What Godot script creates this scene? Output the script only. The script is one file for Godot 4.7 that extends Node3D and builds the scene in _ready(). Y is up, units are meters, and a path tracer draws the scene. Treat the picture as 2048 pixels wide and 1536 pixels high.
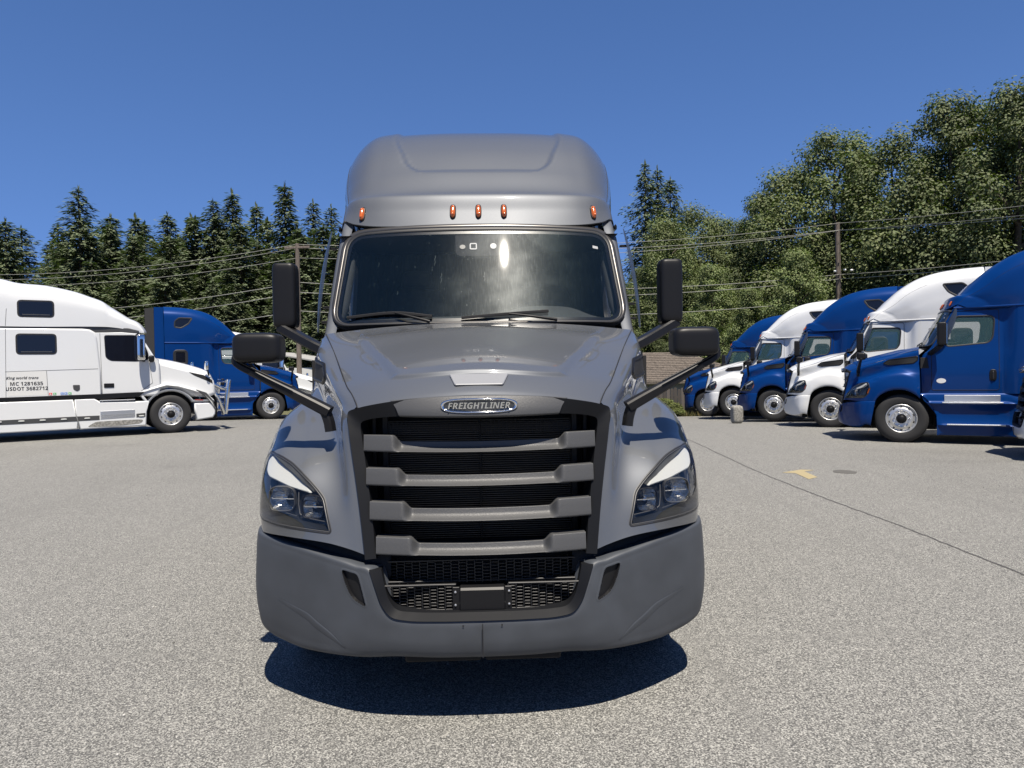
extends Node3D
# A silver highway tractor seen head on in a truck yard, two rows of parked tractors, forest behind.

var M := {}
var taken := {}
var rng := RandomNumberGenerator.new()


# ------------------------------------------------------------------ geometry collector
class Geo:
	var v := PackedVector3Array()
	var n := PackedVector3Array()
	var c := PackedColorArray()
	var idx := PackedInt32Array()
	var tint := Color(1, 1, 1)

	func _tri(a: int, b: int, d: int, nn: Vector3) -> void:
		if (v[b] - v[a]).cross(v[d] - v[a]).dot(nn) > 0.0:
			idx.append(a); idx.append(d); idx.append(b)
		else:
			idx.append(a); idx.append(b); idx.append(d)

	func tri(a: Vector3, b: Vector3, d: Vector3, away: Vector3) -> void:
		var nn := (b - a).cross(d - a)
		if nn.length_squared() < 1e-16:
			return
		nn = nn.normalized()
		if nn.dot((a + b + d) / 3.0 - away) < 0.0:
			nn = -nn
		var k := v.size()
		v.append(a); v.append(b); v.append(d)
		for i in 3:
			n.append(nn); c.append(tint)
		_tri(k, k + 1, k + 2, nn)

	func quad(a: Vector3, b: Vector3, d: Vector3, e: Vector3, away: Vector3) -> void:
		tri(a, b, d, away)
		tri(a, d, e, away)

	# smooth sheet through rows of points; faces away from 'away'
	func grid(rows: Array, away: Vector3, closed := false, keep := PackedByteArray(), turn := 0) -> void:
		var nr: int = rows.size()
		var nc: int = rows[0].size()
		var k := v.size()
		var sum := 0.0
		var nn := PackedVector3Array()
		nn.resize(nr * nc)
		for i in nr:
			var r: PackedVector3Array = rows[i]
			var ra: PackedVector3Array = rows[maxi(i - 1, 0)]
			var rb: PackedVector3Array = rows[mini(i + 1, nr - 1)]
			for j in nc:
				var jl := j - 1
				var jr := j + 1
				if closed:
					jl = (j - 1 + nc - 1) % (nc - 1)
					jr = (j + 1) % (nc - 1)
				else:
					jl = maxi(jl, 0)
					jr = mini(jr, nc - 1)
				var d := (r[jr] - r[jl]).cross(rb[j] - ra[j])
				if d.length_squared() < 1e-14:
					var r2: PackedVector3Array = rb if i == 0 else ra
					d = (r2[jr] - r2[jl]).cross(rb[j] - ra[j])
				d = d.normalized()
				nn[i * nc + j] = d
				sum += signf(d.dot(r[j] - away))
		var flip := -1.0 if sum < 0.0 else 1.0
		if turn != 0:
			flip = float(turn)
		for i in nr:
			v.append_array(rows[i])
		for i in nn.size():
			n.append(nn[i] * flip)
			c.append(tint)
		for i in nr - 1:
			for j in nc - 1:
				if keep.size() > 0 and keep[i * (nc - 1) + j] == 0:
					continue
				var a := k + i * nc + j
				var nm := n[a] + n[a + 1] + n[a + nc] + n[a + nc + 1]
				_tri(a, a + 1, a + nc + 1, nm)
				_tri(a, a + nc + 1, a + nc, nm)

	func box(ce: Vector3, half: Vector3, bev := 0.0, basis := Basis.IDENTITY) -> void:
		var b := minf(bev, minf(half.x, minf(half.y, half.z)) * 0.9)
		var f := func(s: Vector3, ax: int) -> Vector3:
			var h := half - Vector3.ONE * b
			h[ax] = half[ax]
			return ce + basis * (s * h)
		var sg := [-1.0, 1.0]
		for ax in 3:
			var a1 := (ax + 1) % 3
			var a2 := (ax + 2) % 3
			for s in sg:
				var q := []
				for w in [[-1.0, -1.0], [1.0, -1.0], [1.0, 1.0], [-1.0, 1.0]]:
					var sv := Vector3()
					sv[ax] = s; sv[a1] = w[0]; sv[a2] = w[1]
					q.append(f.call(sv, ax))
				quad(q[0], q[1], q[2], q[3], ce)
		if b <= 0.0:
			return
		for ax in 3:
			var a1 := (ax + 1) % 3
			var a2 := (ax + 2) % 3
			for s in sg:
				for t in sg:
					var p := Vector3(); p[ax] = -1.0; p[a1] = s; p[a2] = t
					var q := p; q[ax] = 1.0
					quad(f.call(p, a1), f.call(q, a1), f.call(q, a2), f.call(p, a2), ce)
		for x in sg:
			for y in sg:
				for z in sg:
					var s3 := Vector3(x, y, z)
					tri(f.call(s3, 0), f.call(s3, 1), f.call(s3, 2), ce)

	# round bar along a path; rad is a number or one number per point
	func tube(path: PackedVector3Array, rad, segs := 8, caps := true, flat := 1.0) -> void:
		var rows := []
		var up := Vector3.UP
		for i in path.size():
			var t := (path[mini(i + 1, path.size() - 1)] - path[maxi(i - 1, 0)]).normalized()
			if i == 0 and absf(t.dot(up)) > 0.95:
				up = Vector3.RIGHT
			var s := t.cross(up).normalized()
			up = s.cross(t).normalized()
			var rr: float = rad if (rad is float or rad is int) else rad[i]
			var row := PackedVector3Array()
			for j in segs + 1:
				var a := TAU * j / segs
				row.append(path[i] + s * cos(a) * rr + up * sin(a) * rr * flat)
			rows.append(row)
		var k := v.size()
		grid(rows, Vector3(1e6, 1e6, 1e6), true)
		# orientation by the axis rather than a far point
		var bad := 0
		for i in path.size():
			for j in segs:
				if n[k + i * (segs + 1) + j].dot(rows[i][j] - path[i]) < 0.0:
					bad += 1
		if bad * 2 > path.size() * segs:
			for i in range(k, n.size()):
				n[i] = -n[i]
			_refix(k)
		if caps:
			for e in [0, path.size() - 1]:
				var inn := path[1] if e == 0 else path[path.size() - 2]
				for j in segs:
					tri(path[e], rows[e][j], rows[e][j + 1], inn)

	func _refix(k: int) -> void:
		var i := idx.size() - 3
		while i >= 0 and idx[i] >= k:
			var t := idx[i + 1]
			idx[i + 1] = idx[i + 2]
			idx[i + 2] = t
			i -= 3

	# profiles: list of polylines of (radius, height along axis); each polyline is smooth
	func lathe(profiles: Array, xf: Transform3D, segs := 32) -> void:
		for pr in profiles:
			var rows := []
			for p in pr:
				var row := PackedVector3Array()
				for j in segs + 1:
					var a := TAU * j / segs
					row.append(xf * Vector3(cos(a) * p.x, p.y, sin(a) * p.x))
				rows.append(row)
			var k := v.size()
			grid(rows, xf.origin, true)
			# first profile direction decides: normal is to the left of travel
			var i0 := 0
			var d2: Vector2 = pr[1] - pr[0]
			var want := xf.basis * Vector3(d2.y, -d2.x, 0.0)
			if d2.length() > 0.0 and n[k + i0 * (segs + 1)].dot(want) < 0.0:
				for i in range(k, n.size()):
					n[i] = -n[i]
				_refix(k)

	# flat shape cut from a 2D outline: f turns a 2D point into 3D, back is the thickness vector
	func plate(poly: PackedVector2Array, f: Callable, back: Vector3, bev := 0.0) -> void:
		var ids := Geometry2D.triangulate_polygon(poly)
		var p := poly
		var inner := poly
		if bev > 0.0:
			inner = Geo.inset(poly, bev)
		var front := PackedVector3Array()
		for q in inner:
			front.append(f.call(q))
		var edge := PackedVector3Array()
		for q in p:
			edge.append(f.call(q) + back.normalized() * bev)
		var away := f.call(poly[0]) as Vector3 + back * 1000.0
		for i in range(0, ids.size(), 3):
			tri(front[ids[i]], front[ids[i + 1]], front[ids[i + 2]], away)
		var ctr := Vector3.ZERO
		for q in edge:
			ctr += q / edge.size()
		ctr += back * 0.5
		var m := p.size()
		for i in m:
			var j := (i + 1) % m
			if bev > 0.0:
				quad(front[i], front[j], edge[j], edge[i], ctr)
			quad(edge[i], edge[j], edge[j] + back, edge[i] + back, ctr)

	static func inset(poly: PackedVector2Array, r: float) -> PackedVector2Array:
		var out := PackedVector2Array()
		var area := 0.0
		var m := poly.size()
		for i in m:
			area += poly[i].cross(poly[(i + 1) % m])
		var sg := signf(area)
		for i in m:
			var a := (poly[i] - poly[(i - 1 + m) % m]).normalized()
			var b := (poly[(i + 1) % m] - poly[i]).normalized()
			var na := Vector2(-a.y, a.x) * sg
			var nb := Vector2(-b.y, b.x) * sg
			var mid := na + nb
			var l := maxf(mid.length_squared() * 0.5, 0.35)
			out.append(poly[i] + mid / l * r)
		return out

	# a side outline (z,y) swept across the width with rounded shoulders
	func puff(poly: PackedVector2Array, xc: float, hw: float, r: float, ry := -1.0, steps := 5) -> void:
		var rr := r if ry < 0.0 else ry
		var loops := []
		var dens := poly
		for side in [1, -1]:
			var seq := []
			for s in steps + 1:
				var a := PI * 0.5 * s / steps
				seq.append([xc + side * (hw - r * (1.0 - sin(a))), rr * (1.0 - cos(a))])
			if side == 1:
				seq.reverse()
			for q in seq:
				# q: x, inset ; at the face the inset is largest
				var ip := Geo.inset(dens, q[1]) if q[1] > 1e-5 else dens
				var row := PackedVector3Array()
				for e in ip:
					row.append(Vector3(q[0], e.y, e.x))
				row.append(row[0])
				loops.append(row)
		# order: +x face (max inset) -> +x rim -> -x rim -> -x face
		var sorted := []
		for i in steps + 1:
			sorted.append(loops[i])
		for i in steps + 1:
			sorted.append(loops[steps + 1 + i])
		var ctr := Vector3.ZERO
		for q in poly:
			ctr += Vector3(xc, q.y, q.x) / poly.size()
		grid(sorted, ctr, true)
		for e in [0, sorted.size() - 1]:
			var row: PackedVector3Array = sorted[e]
			var p2 := PackedVector2Array()
			for i in row.size() - 1:
				p2.append(Vector2(row[i].z, row[i].y))
			var ids := Geometry2D.triangulate_polygon(p2)
			for i in range(0, ids.size(), 3):
				tri(row[ids[i]], row[ids[i + 1]], row[ids[i + 2]], Vector3(xc, 0, 0) if true else ctr)

	# rounded block (superellipsoid)
	func blob(ce: Vector3, half: Vector3, e1 := 0.35, e2 := 0.35, nn := 28) -> void:
		var rows := []
		var pw := func(x: float, e: float) -> float: return signf(x) * pow(absf(x), e)
		for i in nn + 1:
			var a := -PI / 2 + PI * i / nn
			var row := PackedVector3Array()
			for j in nn * 2 + 1:
				var b := TAU * j / (nn * 2)
				row.append(ce + half * Vector3(pw.call(cos(a), e1) * pw.call(cos(b), e2), pw.call(sin(a), e1), pw.call(cos(a), e1) * pw.call(sin(b), e2)))
			rows.append(row)
		grid(rows, ce, true)

	# rectangular bar with chamfered edges along a path; wh: (width, height) at each point
	func bar(path: PackedVector3Array, wh: PackedVector2Array, side: Vector3) -> void:
		var rings := []
		for i in path.size():
			var t := (path[mini(i + 1, path.size() - 1)] - path[maxi(i - 1, 0)]).normalized()
			var s := (side - t * side.dot(t)).normalized()
			var u := t.cross(s).normalized()
			var w := wh[i].x * 0.5
			var h := wh[i].y * 0.5
			var ch := minf(w, h) * 0.35
			var ring := PackedVector3Array()
			for q in [[w, h - ch], [w - ch, h], [-w + ch, h], [-w, h - ch], [-w, -h + ch], [-w + ch, -h], [w - ch, -h], [w, -h + ch]]:
				ring.append(path[i] + s * q[0] + u * q[1])
			rings.append(ring)
		for i in path.size() - 1:
			var mid := (path[i] + path[i + 1]) * 0.5
			for j in 8:
				var k := (j + 1) % 8
				quad(rings[i][j], rings[i][k], rings[i + 1][k], rings[i + 1][j], mid)
		for e in [0, path.size() - 1]:
			for j in range(1, 7):
				tri(rings[e][0], rings[e][j], rings[e][j + 1], path[1 if e == 0 else path.size() - 2])

	func mirrored() -> Geo:
		var g := Geo.new()
		g.v = v.duplicate(); g.n = n.duplicate(); g.c = c.duplicate()
		for i in g.v.size():
			g.v[i].x = -g.v[i].x
			g.n[i].x = -g.n[i].x
		g.idx.resize(idx.size())
		for i in range(0, idx.size(), 3):
			g.idx[i] = idx[i]; g.idx[i + 1] = idx[i + 2]; g.idx[i + 2] = idx[i + 1]
		return g

	func add(o: Geo) -> void:
		var k := v.size()
		v.append_array(o.v); n.append_array(o.n); c.append_array(o.c)
		for i in o.idx:
			idx.append(i + k)

	func mesh(colors := false) -> ArrayMesh:
		var a := []
		a.resize(Mesh.ARRAY_MAX)
		a[Mesh.ARRAY_VERTEX] = v
		a[Mesh.ARRAY_NORMAL] = n
		if colors:
			a[Mesh.ARRAY_COLOR] = c
		a[Mesh.ARRAY_INDEX] = idx
		var m := ArrayMesh.new()
		m.add_surface_from_arrays(Mesh.PRIMITIVE_TRIANGLES, a)
		return m


# ------------------------------------------------------------------ spline sheets
static func cr(p0: Vector3, p1: Vector3, p2: Vector3, p3: Vector3, t: float) -> Vector3:
	var d0 := maxf(sqrt(p0.distance_to(p1)), 1e-3)
	var d1 := maxf(sqrt(p1.distance_to(p2)), 1e-3)
	var d2 := maxf(sqrt(p2.distance_to(p3)), 1e-3)
	var m1 := ((p1 - p0) / d0 - (p2 - p0) / (d0 + d1) + (p2 - p1) / d1) * d1
	var m2 := ((p2 - p1) / d1 - (p3 - p1) / (d1 + d2) + (p3 - p2) / d2) * d1
	var t2 := t * t
	var t3 := t2 * t
	return p1 * (2 * t3 - 3 * t2 + 1) + m1 * (t3 - 2 * t2 + t) + p2 * (-2 * t3 + 3 * t2) + m2 * (t3 - t2)


static func spline(pts: PackedVector3Array, steps: int) -> PackedVector3Array:
	var out := PackedVector3Array()
	var m := pts.size()
	for i in steps + 1:
		var x := float(i) / steps * (m - 1)
		var k := mini(int(x), m - 2)
		var p0 := pts[k - 1] if k > 0 else pts[0] * 2.0 - pts[1]
		var p3 := pts[k + 2] if k + 2 < m else pts[m - 1] * 2.0 - pts[m - 2]
		out.append(cr(p0, pts[k], pts[k + 1], p3, x - k))
	return out


class Sheet:
	var rows := []
	var nr := 0
	var nc := 0
	var keep := PackedByteArray()

	func _init(r: Array) -> void:
		rows = r
		nr = r.size()
		nc = r[0].size()
		keep.resize((nr - 1) * (nc - 1))
		keep.fill(1)

	func at(q: Vector2) -> Vector3:
		var x := clampf(q.x, 0, nc - 1.001)
		var y := clampf(q.y, 0, nr - 1.001)
		var i := int(y)
		var j := int(x)
		var a: Vector3 = rows[i][j].lerp(rows[i][j + 1], x - j)
		var b: Vector3 = rows[i + 1][j].lerp(rows[i + 1][j + 1], x - j)
		return a.lerp(b, y - i)

	func normal(q: Vector2, away: Vector3) -> Vector3:
		var d := at(q + Vector2(1, 0)) - at(q - Vector2(1, 0))
		var e := at(q + Vector2(0, 1)) - at(q - Vector2(0, 1))
		var m := d.cross(e).normalized()
		return m if m.dot(at(q) - away) > 0.0 else -m

	# grid coordinates of the point whose coordinates (a, b) are t
	func find(t: Vector2, a := 0, b := 1, zmin := -99.0) -> Vector2:
		var best := 1e9
		var q := Vector2.ZERO
		for i in nr:
			var r: PackedVector3Array = rows[i]
			for j in nc:
				var p := r[j]
				if p.z < zmin:
					continue
				var d := Vector2(p[a] - t.x, p[b] - t.y).length_squared()
				if d < best:
					best = d
					q = Vector2(j, i)
		for it in 4:
			var p := at(q)
			var u := at(q + Vector2(0.5, 0)) - at(q - Vector2(0.5, 0))
			var w := at(q + Vector2(0, 0.5)) - at(q - Vector2(0, 0.5))
			var det := u[a] * w[b] - u[b] * w[a]
			if absf(det) < 1e-9:
				break
			var r := Vector2(t.x - p[a], t.y - p[b])
			var s := Vector2((r.x * w[b] - r.y * w[a]) / det, (u[a] * r.y - u[b] * r.x) / det)
			q += s.limit_length(1.5)
			q = q.clamp(Vector2.ZERO, Vector2(nc - 1, nr - 1))
		return q

	func trace(poly: PackedVector2Array, a := 0, b := 1, zmin := -99.0) -> PackedVector2Array:
		var out := PackedVector2Array()
		for t in poly:
			out.append(find(t, a, b, zmin))
		return out

	func cut(uv: PackedVector2Array) -> void:
		for i in nr - 1:
			for j in nc - 1:
				if Geometry2D.is_point_in_polygon(Vector2(j + 0.5, i + 0.5), uv):
					keep[i * (nc - 1) + j] = 0

	func inside(uv: PackedVector2Array) -> PackedByteArray:
		var k := PackedByteArray()
		k.resize(keep.size())
		for i in nr - 1:
			for j in nc - 1:
				k[i * (nc - 1) + j] = 1 if Geometry2D.is_point_in_polygon(Vector2(j + 0.5, i + 0.5), uv) else 0
		return k

	# the same sheet moved along its normals
	func moved(by: float, away: Vector3) -> Array:
		var out := []
		for i in nr:
			var r := PackedVector3Array()
			for j in nc:
				r.append(rows[i][j] + normal(Vector2(j, i), away) * by)
			out.append(r)
		return out


static func net(ctrl: Array, su: int, sv: int) -> Sheet:
	var wide := []
	for r in ctrl:
		wide.append(spline(PackedVector3Array(r), su))
	var out := []
	for i in sv + 1:
		var e := PackedVector3Array()
		e.resize(su + 1)
		out.append(e)
	for j in su + 1:
		var col := PackedVector3Array()
		for r in wide:
			col.append(r[j])
		var s := spline(col, sv)
		for i in sv + 1:
			out[i][j] = s[i]
	return Sheet.new(out)


# frame round an outline on a sheet. steps: list of (inward, lift) that make its section
static func rim(sh: Sheet, uv: PackedVector2Array, away: Vector3, steps: Array, g: Geo) -> void:
	var pts := PackedVector3Array()
	var nor := PackedVector3Array()
	var ctr := Vector3.ZERO
	for q in uv:
		pts.append(sh.at(q))
		nor.append(sh.normal(q, away))
		ctr += pts[-1] / uv.size()
	var m := pts.size()
	var ins := PackedVector3Array()
	for i in m:
		var t := (pts[(i + 1) % m] - pts[(i - 1 + m) % m]).normalized()
		var s := nor[i].cross(t).normalized()
		if s.dot(ctr - pts[i]) < 0.0:
			s = -s
		ins.append(s)
	# inward direction keeps one turning sense
	var sense := 0.0
	for i in m:
		var t := (pts[(i + 1) % m] - pts[(i - 1 + m) % m]).normalized()
		sense += signf(nor[i].cross(t).dot(ins[i]))
	for i in m:
		var t := (pts[(i + 1) % m] - pts[(i - 1 + m) % m]).normalized()
		ins[i] = nor[i].cross(t).normalized() * signf(sense)
	var loops := []
	for st in steps:
		var row := PackedVector3Array()
		for i in m + 1:
			row.append(pts[i % m] + ins[i % m] * st.x + nor[i % m] * st.y)
		loops.append(row)
	var mean := Vector3.ZERO
	for q in nor:
		mean += q
	g.grid(loops, ctr - mean.normalized() * 3.0, true)


static func smooth_poly(p: PackedVector2Array, r: float, k := 5) -> PackedVector2Array:
	var out := PackedVector2Array()
	var m := p.size()
	for i in m:
		var a := p[(i - 1 + m) % m]
		var b := p[i]
		var d := p[(i + 1) % m]
		var ra := minf(r, a.distance_to(b) * 0.45)
		var rd := minf(r, d.distance_to(b) * 0.45)
		var s := b + (a - b).normalized() * ra
		var e := b + (d - b).normalized() * rd
		for j in k + 1:
			var t := float(j) / k
			out.append(s.lerp(b, t).lerp(b.lerp(e, t), t))
	return out


static func dense(p: PackedVector2Array, step: float) -> PackedVector2Array:
	var out := PackedVector2Array()
	for i in p.size():
		var a := p[i]
		var b := p[(i + 1) % p.size()]
		var k := maxi(1, int(a.distance_to(b) / step))
		for j in k:
			out.append(a.lerp(b, float(j) / k))
	return out


# ------------------------------------------------------------------ scene tree helpers
func numbered(base: String, parent: Node) -> String:
	var key := str(parent.get_instance_id()) + base
	if not taken.has(key):
		taken[key] = 0
		return base
	taken[key] += 1
	return "%s_%03d" % [base, taken[key]]


func thing(called: String, label: String, category: String, at := Vector3.ZERO, turn := 0.0, group := "") -> Node3D:
	var o := Node3D.new()
	o.name = numbered(called, self)
	add_child(o, true)
	o.position = at
	o.rotation.y = turn
	tag(o, label, category, group)
	return o


func tag(o: Node, label: String, category: String, group := "") -> void:
	o.set_meta("label", label)
	o.set_meta("category", category)
	if group:
		o.set_meta("group", group)


func part(parent: Node, called: String, g, m: Material, colors := false) -> MeshInstance3D:
	var o := MeshInstance3D.new()
	o.mesh = g.mesh(colors) if g is Geo else g
	o.material_override = m
	o.name = numbered(called, parent)
	parent.add_child(o, true)
	return o


func pair(parent: Node, called: String, g: Geo, m: Material) -> Array:
	return [part(parent, called, g, m), part(parent, called, g.mirrored(), m)]


func struct(called: String, g, m: Material, colors := false) -> MeshInstance3D:
	var o := part(self, called, g, m, colors)
	o.set_meta("kind", "structure")
	return o


func copy(o: Node3D, label: String, group := "") -> Node3D:
	var r: Node3D = o.duplicate()
	r.name = numbered(String(o.name).rstrip("_0123456789"), self)
	add_child(r, true)
	r.set_meta("label", label)
	if group:
		r.set_meta("group", group)
	return r


func lin(r: float, g: float, b: float) -> Color:
	return Color(r, g, b).linear_to_srgb()


func mat(key: String, col: Color, rough := 0.5, metal := 0.0, coat := 0.0) -> StandardMaterial3D:
	var m := StandardMaterial3D.new()
	m.resource_name = key
	m.albedo_color = col
	m.roughness = rough
	m.metallic = metal
	if coat > 0.0:
		m.clearcoat_enabled = true
		m.clearcoat = coat
		m.clearcoat_roughness = 0.04
	M[key] = m
	return m


func noise_tex(freq: float, type: int, size: int, a: Color, b: Color, seed_ := 1, bump := 0.0, mid := Color(0, 0, 0, 0), oct := 3) -> NoiseTexture2D:
	var t := NoiseTexture2D.new()
	var f := FastNoiseLite.new()
	f.noise_type = type
	f.frequency = freq
	f.seed = seed_
	f.fractal_octaves = oct
	if type == FastNoiseLite.TYPE_CELLULAR:
		f.cellular_return_type = FastNoiseLite.RETURN_CELL_VALUE
		f.fractal_type = FastNoiseLite.FRACTAL_NONE
	t.noise = f
	t.width = size
	t.height = size
	t.seamless = true
	if bump > 0.0:
		t.as_normal_map = true
		t.bump_strength = bump
	else:
		var gr := Gradient.new()
		gr.offsets = PackedFloat32Array([0.0, 0.5, 1.0])
		gr.colors = PackedColorArray([a, mid if mid.a > 0.0 else a.lerp(b, 0.5), b])
		t.color_ramp = gr
	return t


# ------------------------------------------------------------------ main
func _ready() -> void:
	rng.seed = 7
	var cam := Camera3D.new()
	cam.name = "camera"
	cam.fov = 55.83
	cam.near = 0.05
	cam.far = 2000.0
	add_child(cam)
	cam.position = Vector3(0.032, 1.70, 3.35)
	cam.rotation_order = EULER_ORDER_YXZ
	cam.rotation_degrees = Vector3(-1.3, -2.09, -0.91)
	cam.current = true

	var env := Environment.new()
	env.background_mode = Environment.BG_SKY
	var sky := Sky.new()
	var ps := ProceduralSkyMaterial.new()
	ps.sky_top_color = Color(0.25, 0.385, 0.615)
	ps.sky_horizon_color = Color(0.475, 0.66, 0.955)
	ps.sky_curve = 0.19
	ps.ground_bottom_color = Color(0.33, 0.32, 0.31)
	ps.ground_horizon_color = Color(0.42, 0.45, 0.48)
	ps.sky_energy_multiplier = 1.0
	sky.sky_material = ps
	env.sky = sky
	env.background_energy_multiplier = 1.0 / 1.75
	env.tonemap_mode = Environment.TONE_MAPPER_LINEAR
	env.tonemap_exposure = 1.75
	env.sdfgi_enabled = true
	env.ssao_enabled = true
	env.ssil_enabled = true
	var we := WorldEnvironment.new()
	we.name = "world_environment"
	we.environment = env
	add_child(we)

	var sun := DirectionalLight3D.new()
	sun.name = "sun"
	sun.light_energy = 1.55
	sun.light_color = Color(1.0, 0.965, 0.91)
	sun.light_angular_distance = 0.53
	sun.shadow_enabled = true
	sun.sky_mode = DirectionalLight3D.SKY_MODE_LIGHT_ONLY
	add_child(sun)
	# towards the sun: behind the camera, high
	var elev := deg_to_rad(65.5)
	var az := deg_to_rad(10.0)
	sun.basis = Basis.looking_at(-Vector3(sin(az) * cos(elev), sin(elev), cos(az) * cos(elev)), Vector3.UP)

	make_materials()
	build_ground()
	build_forest()
	build_far_things()
	build_trucks()
	build_volvos()
	build_small_things()


func make_materials() -> void:
	# paint
	var m := mat("silver_paint", lin(0.130, 0.138, 0.149), 0.48, 0.35, 1.0)
	m.metallic_specular = 0.3
	m.albedo_texture = noise_tex(0.35, FastNoiseLite.TYPE_SIMPLEX, 512, Color(0.80, 0.80, 0.81), Color(1, 1, 1), 3)
	m.uv1_triplanar = true
	m.uv1_scale = Vector3.ONE * 3.0
	mat("bumper_grey", lin(0.051, 0.057, 0.067), 0.55)
	M.bumper_grey.albedo_texture = noise_tex(0.01, FastNoiseLite.TYPE_SIMPLEX, 512, Color(0.88, 0.88, 0.88), Color(1, 1, 1), 5)
	M.bumper_grey.uv1_triplanar = true
	M.bumper_grey.uv1_scale = Vector3.ONE * 0.8
	mat("blue_paint", lin(0.0005, 0.028, 0.140), 0.35, 0.1, 0.3)
	M.blue_paint.metallic_specular = 0.25
	mat("white_paint", lin(0.61, 0.62, 0.62), 0.35, 0.0, 0.7)
	mat("white_dirty", lin(0.60, 0.60, 0.58), 0.45, 0.0, 0.3)
	mat("surround_dark", lin(0.008, 0.0085, 0.010), 0.5)
	M.surround_dark.metallic_specular = 0.3
	mat("trim_grey", lin(0.09, 0.086, 0.082), 0.3, 0.6)
	mat("grille_grey", lin(0.062, 0.063, 0.065), 0.5, 0.1)
	mat("plate_metal", lin(0.24, 0.245, 0.255), 0.5, 0.2)
	M.grille_grey.normal_enabled = true
	M.grille_grey.normal_texture = noise_tex(0.25, FastNoiseLite.TYPE_SIMPLEX, 256, Color.BLACK, Color.WHITE, 8, 3.0)
	M.grille_grey.normal_scale = 0.35
	M.grille_grey.uv1_triplanar = true
	M.grille_grey.uv1_scale = Vector3.ONE * 4.0
	mat("black_plastic", lin(0.009, 0.009, 0.010), 0.42)
	M.black_plastic.metallic_specular = 0.35
	mat("black_matte", lin(0.006, 0.006, 0.007), 0.75)
	mat("mesh_plastic", lin(0.013, 0.013, 0.014), 0.5)
	mat("frit", lin(0.006, 0.006, 0.007), 0.3)
	mat("rubber", lin(0.015, 0.015, 0.016), 0.75)
	mat("gasket", lin(0.015, 0.015, 0.016), 0.5)
	mat("seal_grey", lin(0.06, 0.06, 0.06), 0.4, 0.2)
	mat("chrome", lin(0.78, 0.79, 0.80), 0.08, 1.0)
	mat("alloy", lin(0.66, 0.66, 0.65), 0.38, 0.85)
	mat("tread_plate", lin(0.70, 0.71, 0.72), 0.3, 0.9)
	mat("reflector", lin(0.52, 0.52, 0.51), 0.2, 1.0)
	mat("lamp_housing", lin(0.011, 0.012, 0.013), 0.35)
	mat("lamp_white", lin(0.46, 0.47, 0.45), 0.4, 0.0, 0.3)
	mat("fin_metal", lin(0.05, 0.047, 0.042), 0.5, 0.4)
	mat("amber", lin(0.42, 0.085, 0.006), 0.15, 0.0, 1.0)
	mat("red_lens", lin(0.35, 0.03, 0.02), 0.2, 0.0, 1.0)
	mat("interior", lin(0.028, 0.034, 0.036), 0.8)
	mat("interior_dark", lin(0.008, 0.009, 0.011), 0.85)
	mat("curtain", lin(0.005, 0.007, 0.012), 0.9)
	mat("sticker_white", lin(0.6, 0.6, 0.6), 0.5)
	mat("ink", lin(0.02, 0.02, 0.022), 0.6)
	mat("emblem_blue", lin(0.05, 0.055, 0.065), 0.15, 0.5, 1.0)
	var gl := mat("clear_glass", Color(0.05, 0.10, 0.12, 0.22), 0.02)
	gl.transparency = BaseMaterial3D.TRANSPARENCY_ALPHA
	gl = mat("lens_glass", Color(0.05, 0.06, 0.07, 0.10), 0.03)
	gl.transparency = BaseMaterial3D.TRANSPARENCY_ALPHA
	gl = mat("side_glass", Color(0.30, 0.42, 0.40, 0.30), 0.02)
	gl.transparency = BaseMaterial3D.TRANSPARENCY_ALPHA
	mat("dark_glass", lin(0.006, 0.007, 0.012), 0.06)
	gl = mat("smoked", Color(0.20, 0.23, 0.28, 0.9), 0.1)
	gl.transparency = BaseMaterial3D.TRANSPARENCY_ALPHA
	# road film on the windscreen
	gl = mat("dust_film", Color(0.46, 0.55, 0.55, 1.0), 0.34)
	gl.transparency = BaseMaterial3D.TRANSPARENCY_ALPHA
	gl.albedo_texture = dust_texture()
	gl.uv1_triplanar = false
	# ground
	mat("asphalt", Color(1, 1, 1), 0.85)
	M.asphalt.vertex_color_use_as_albedo = true
	M.asphalt.albedo_texture = noise_tex(0.40, FastNoiseLite.TYPE_CELLULAR, 1024, lin(0.052, 0.052, 0.050), lin(0.39, 0.385, 0.355), 11, 0.0, lin(0.156, 0.154, 0.144))
	M.asphalt.uv1_triplanar = true
	M.asphalt.uv1_world_triplanar = true
	M.asphalt.uv1_scale = Vector3.ONE * 0.43
	M.asphalt.normal_enabled = true
	M.asphalt.normal_texture = noise_tex(0.30, FastNoiseLite.TYPE_CELLULAR, 1024, Color.BLACK, Color.WHITE, 12, 6.0)
	M.asphalt.normal_scale = 0.5
	mat("soil", Color(1, 1, 1), 0.95)
	M.soil.vertex_color_use_as_albedo = true
	mat("crack_seal", lin(0.07, 0.068, 0.066), 0.8)
	mat("yellow_paint", lin(0.30, 0.25, 0.14), 0.7)
	mat("pale_paint", lin(0.24, 0.22, 0.16), 0.7)
	mat("stain", lin(0.09, 0.086, 0.076), 0.7)
	mat("needles", Color(1, 1, 1), 0.85)
	M.needles.vertex_color_use_as_albedo = true
	M.needles.backlight_enabled = true
	M.needles.backlight = Color(0.5, 0.6, 0.25)
	mat("leaves", Color(1, 1, 1), 0.7)
	M.leaves.vertex_color_use_as_albedo = true
	M.leaves.backlight_enabled = true
	M.leaves.backlight = Color(0.6, 0.7, 0.25)
	mat("bark", lin(0.07, 0.055, 0.042), 0.95)
	mat("pole_wood", lin(0.20, 0.165, 0.14), 0.95)
	M.pole_wood.albedo_texture = noise_tex(0.05, FastNoiseLite.TYPE_SIMPLEX, 256, Color(0.6, 0.6, 0.6), Color(1, 1, 1), 15)
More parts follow.
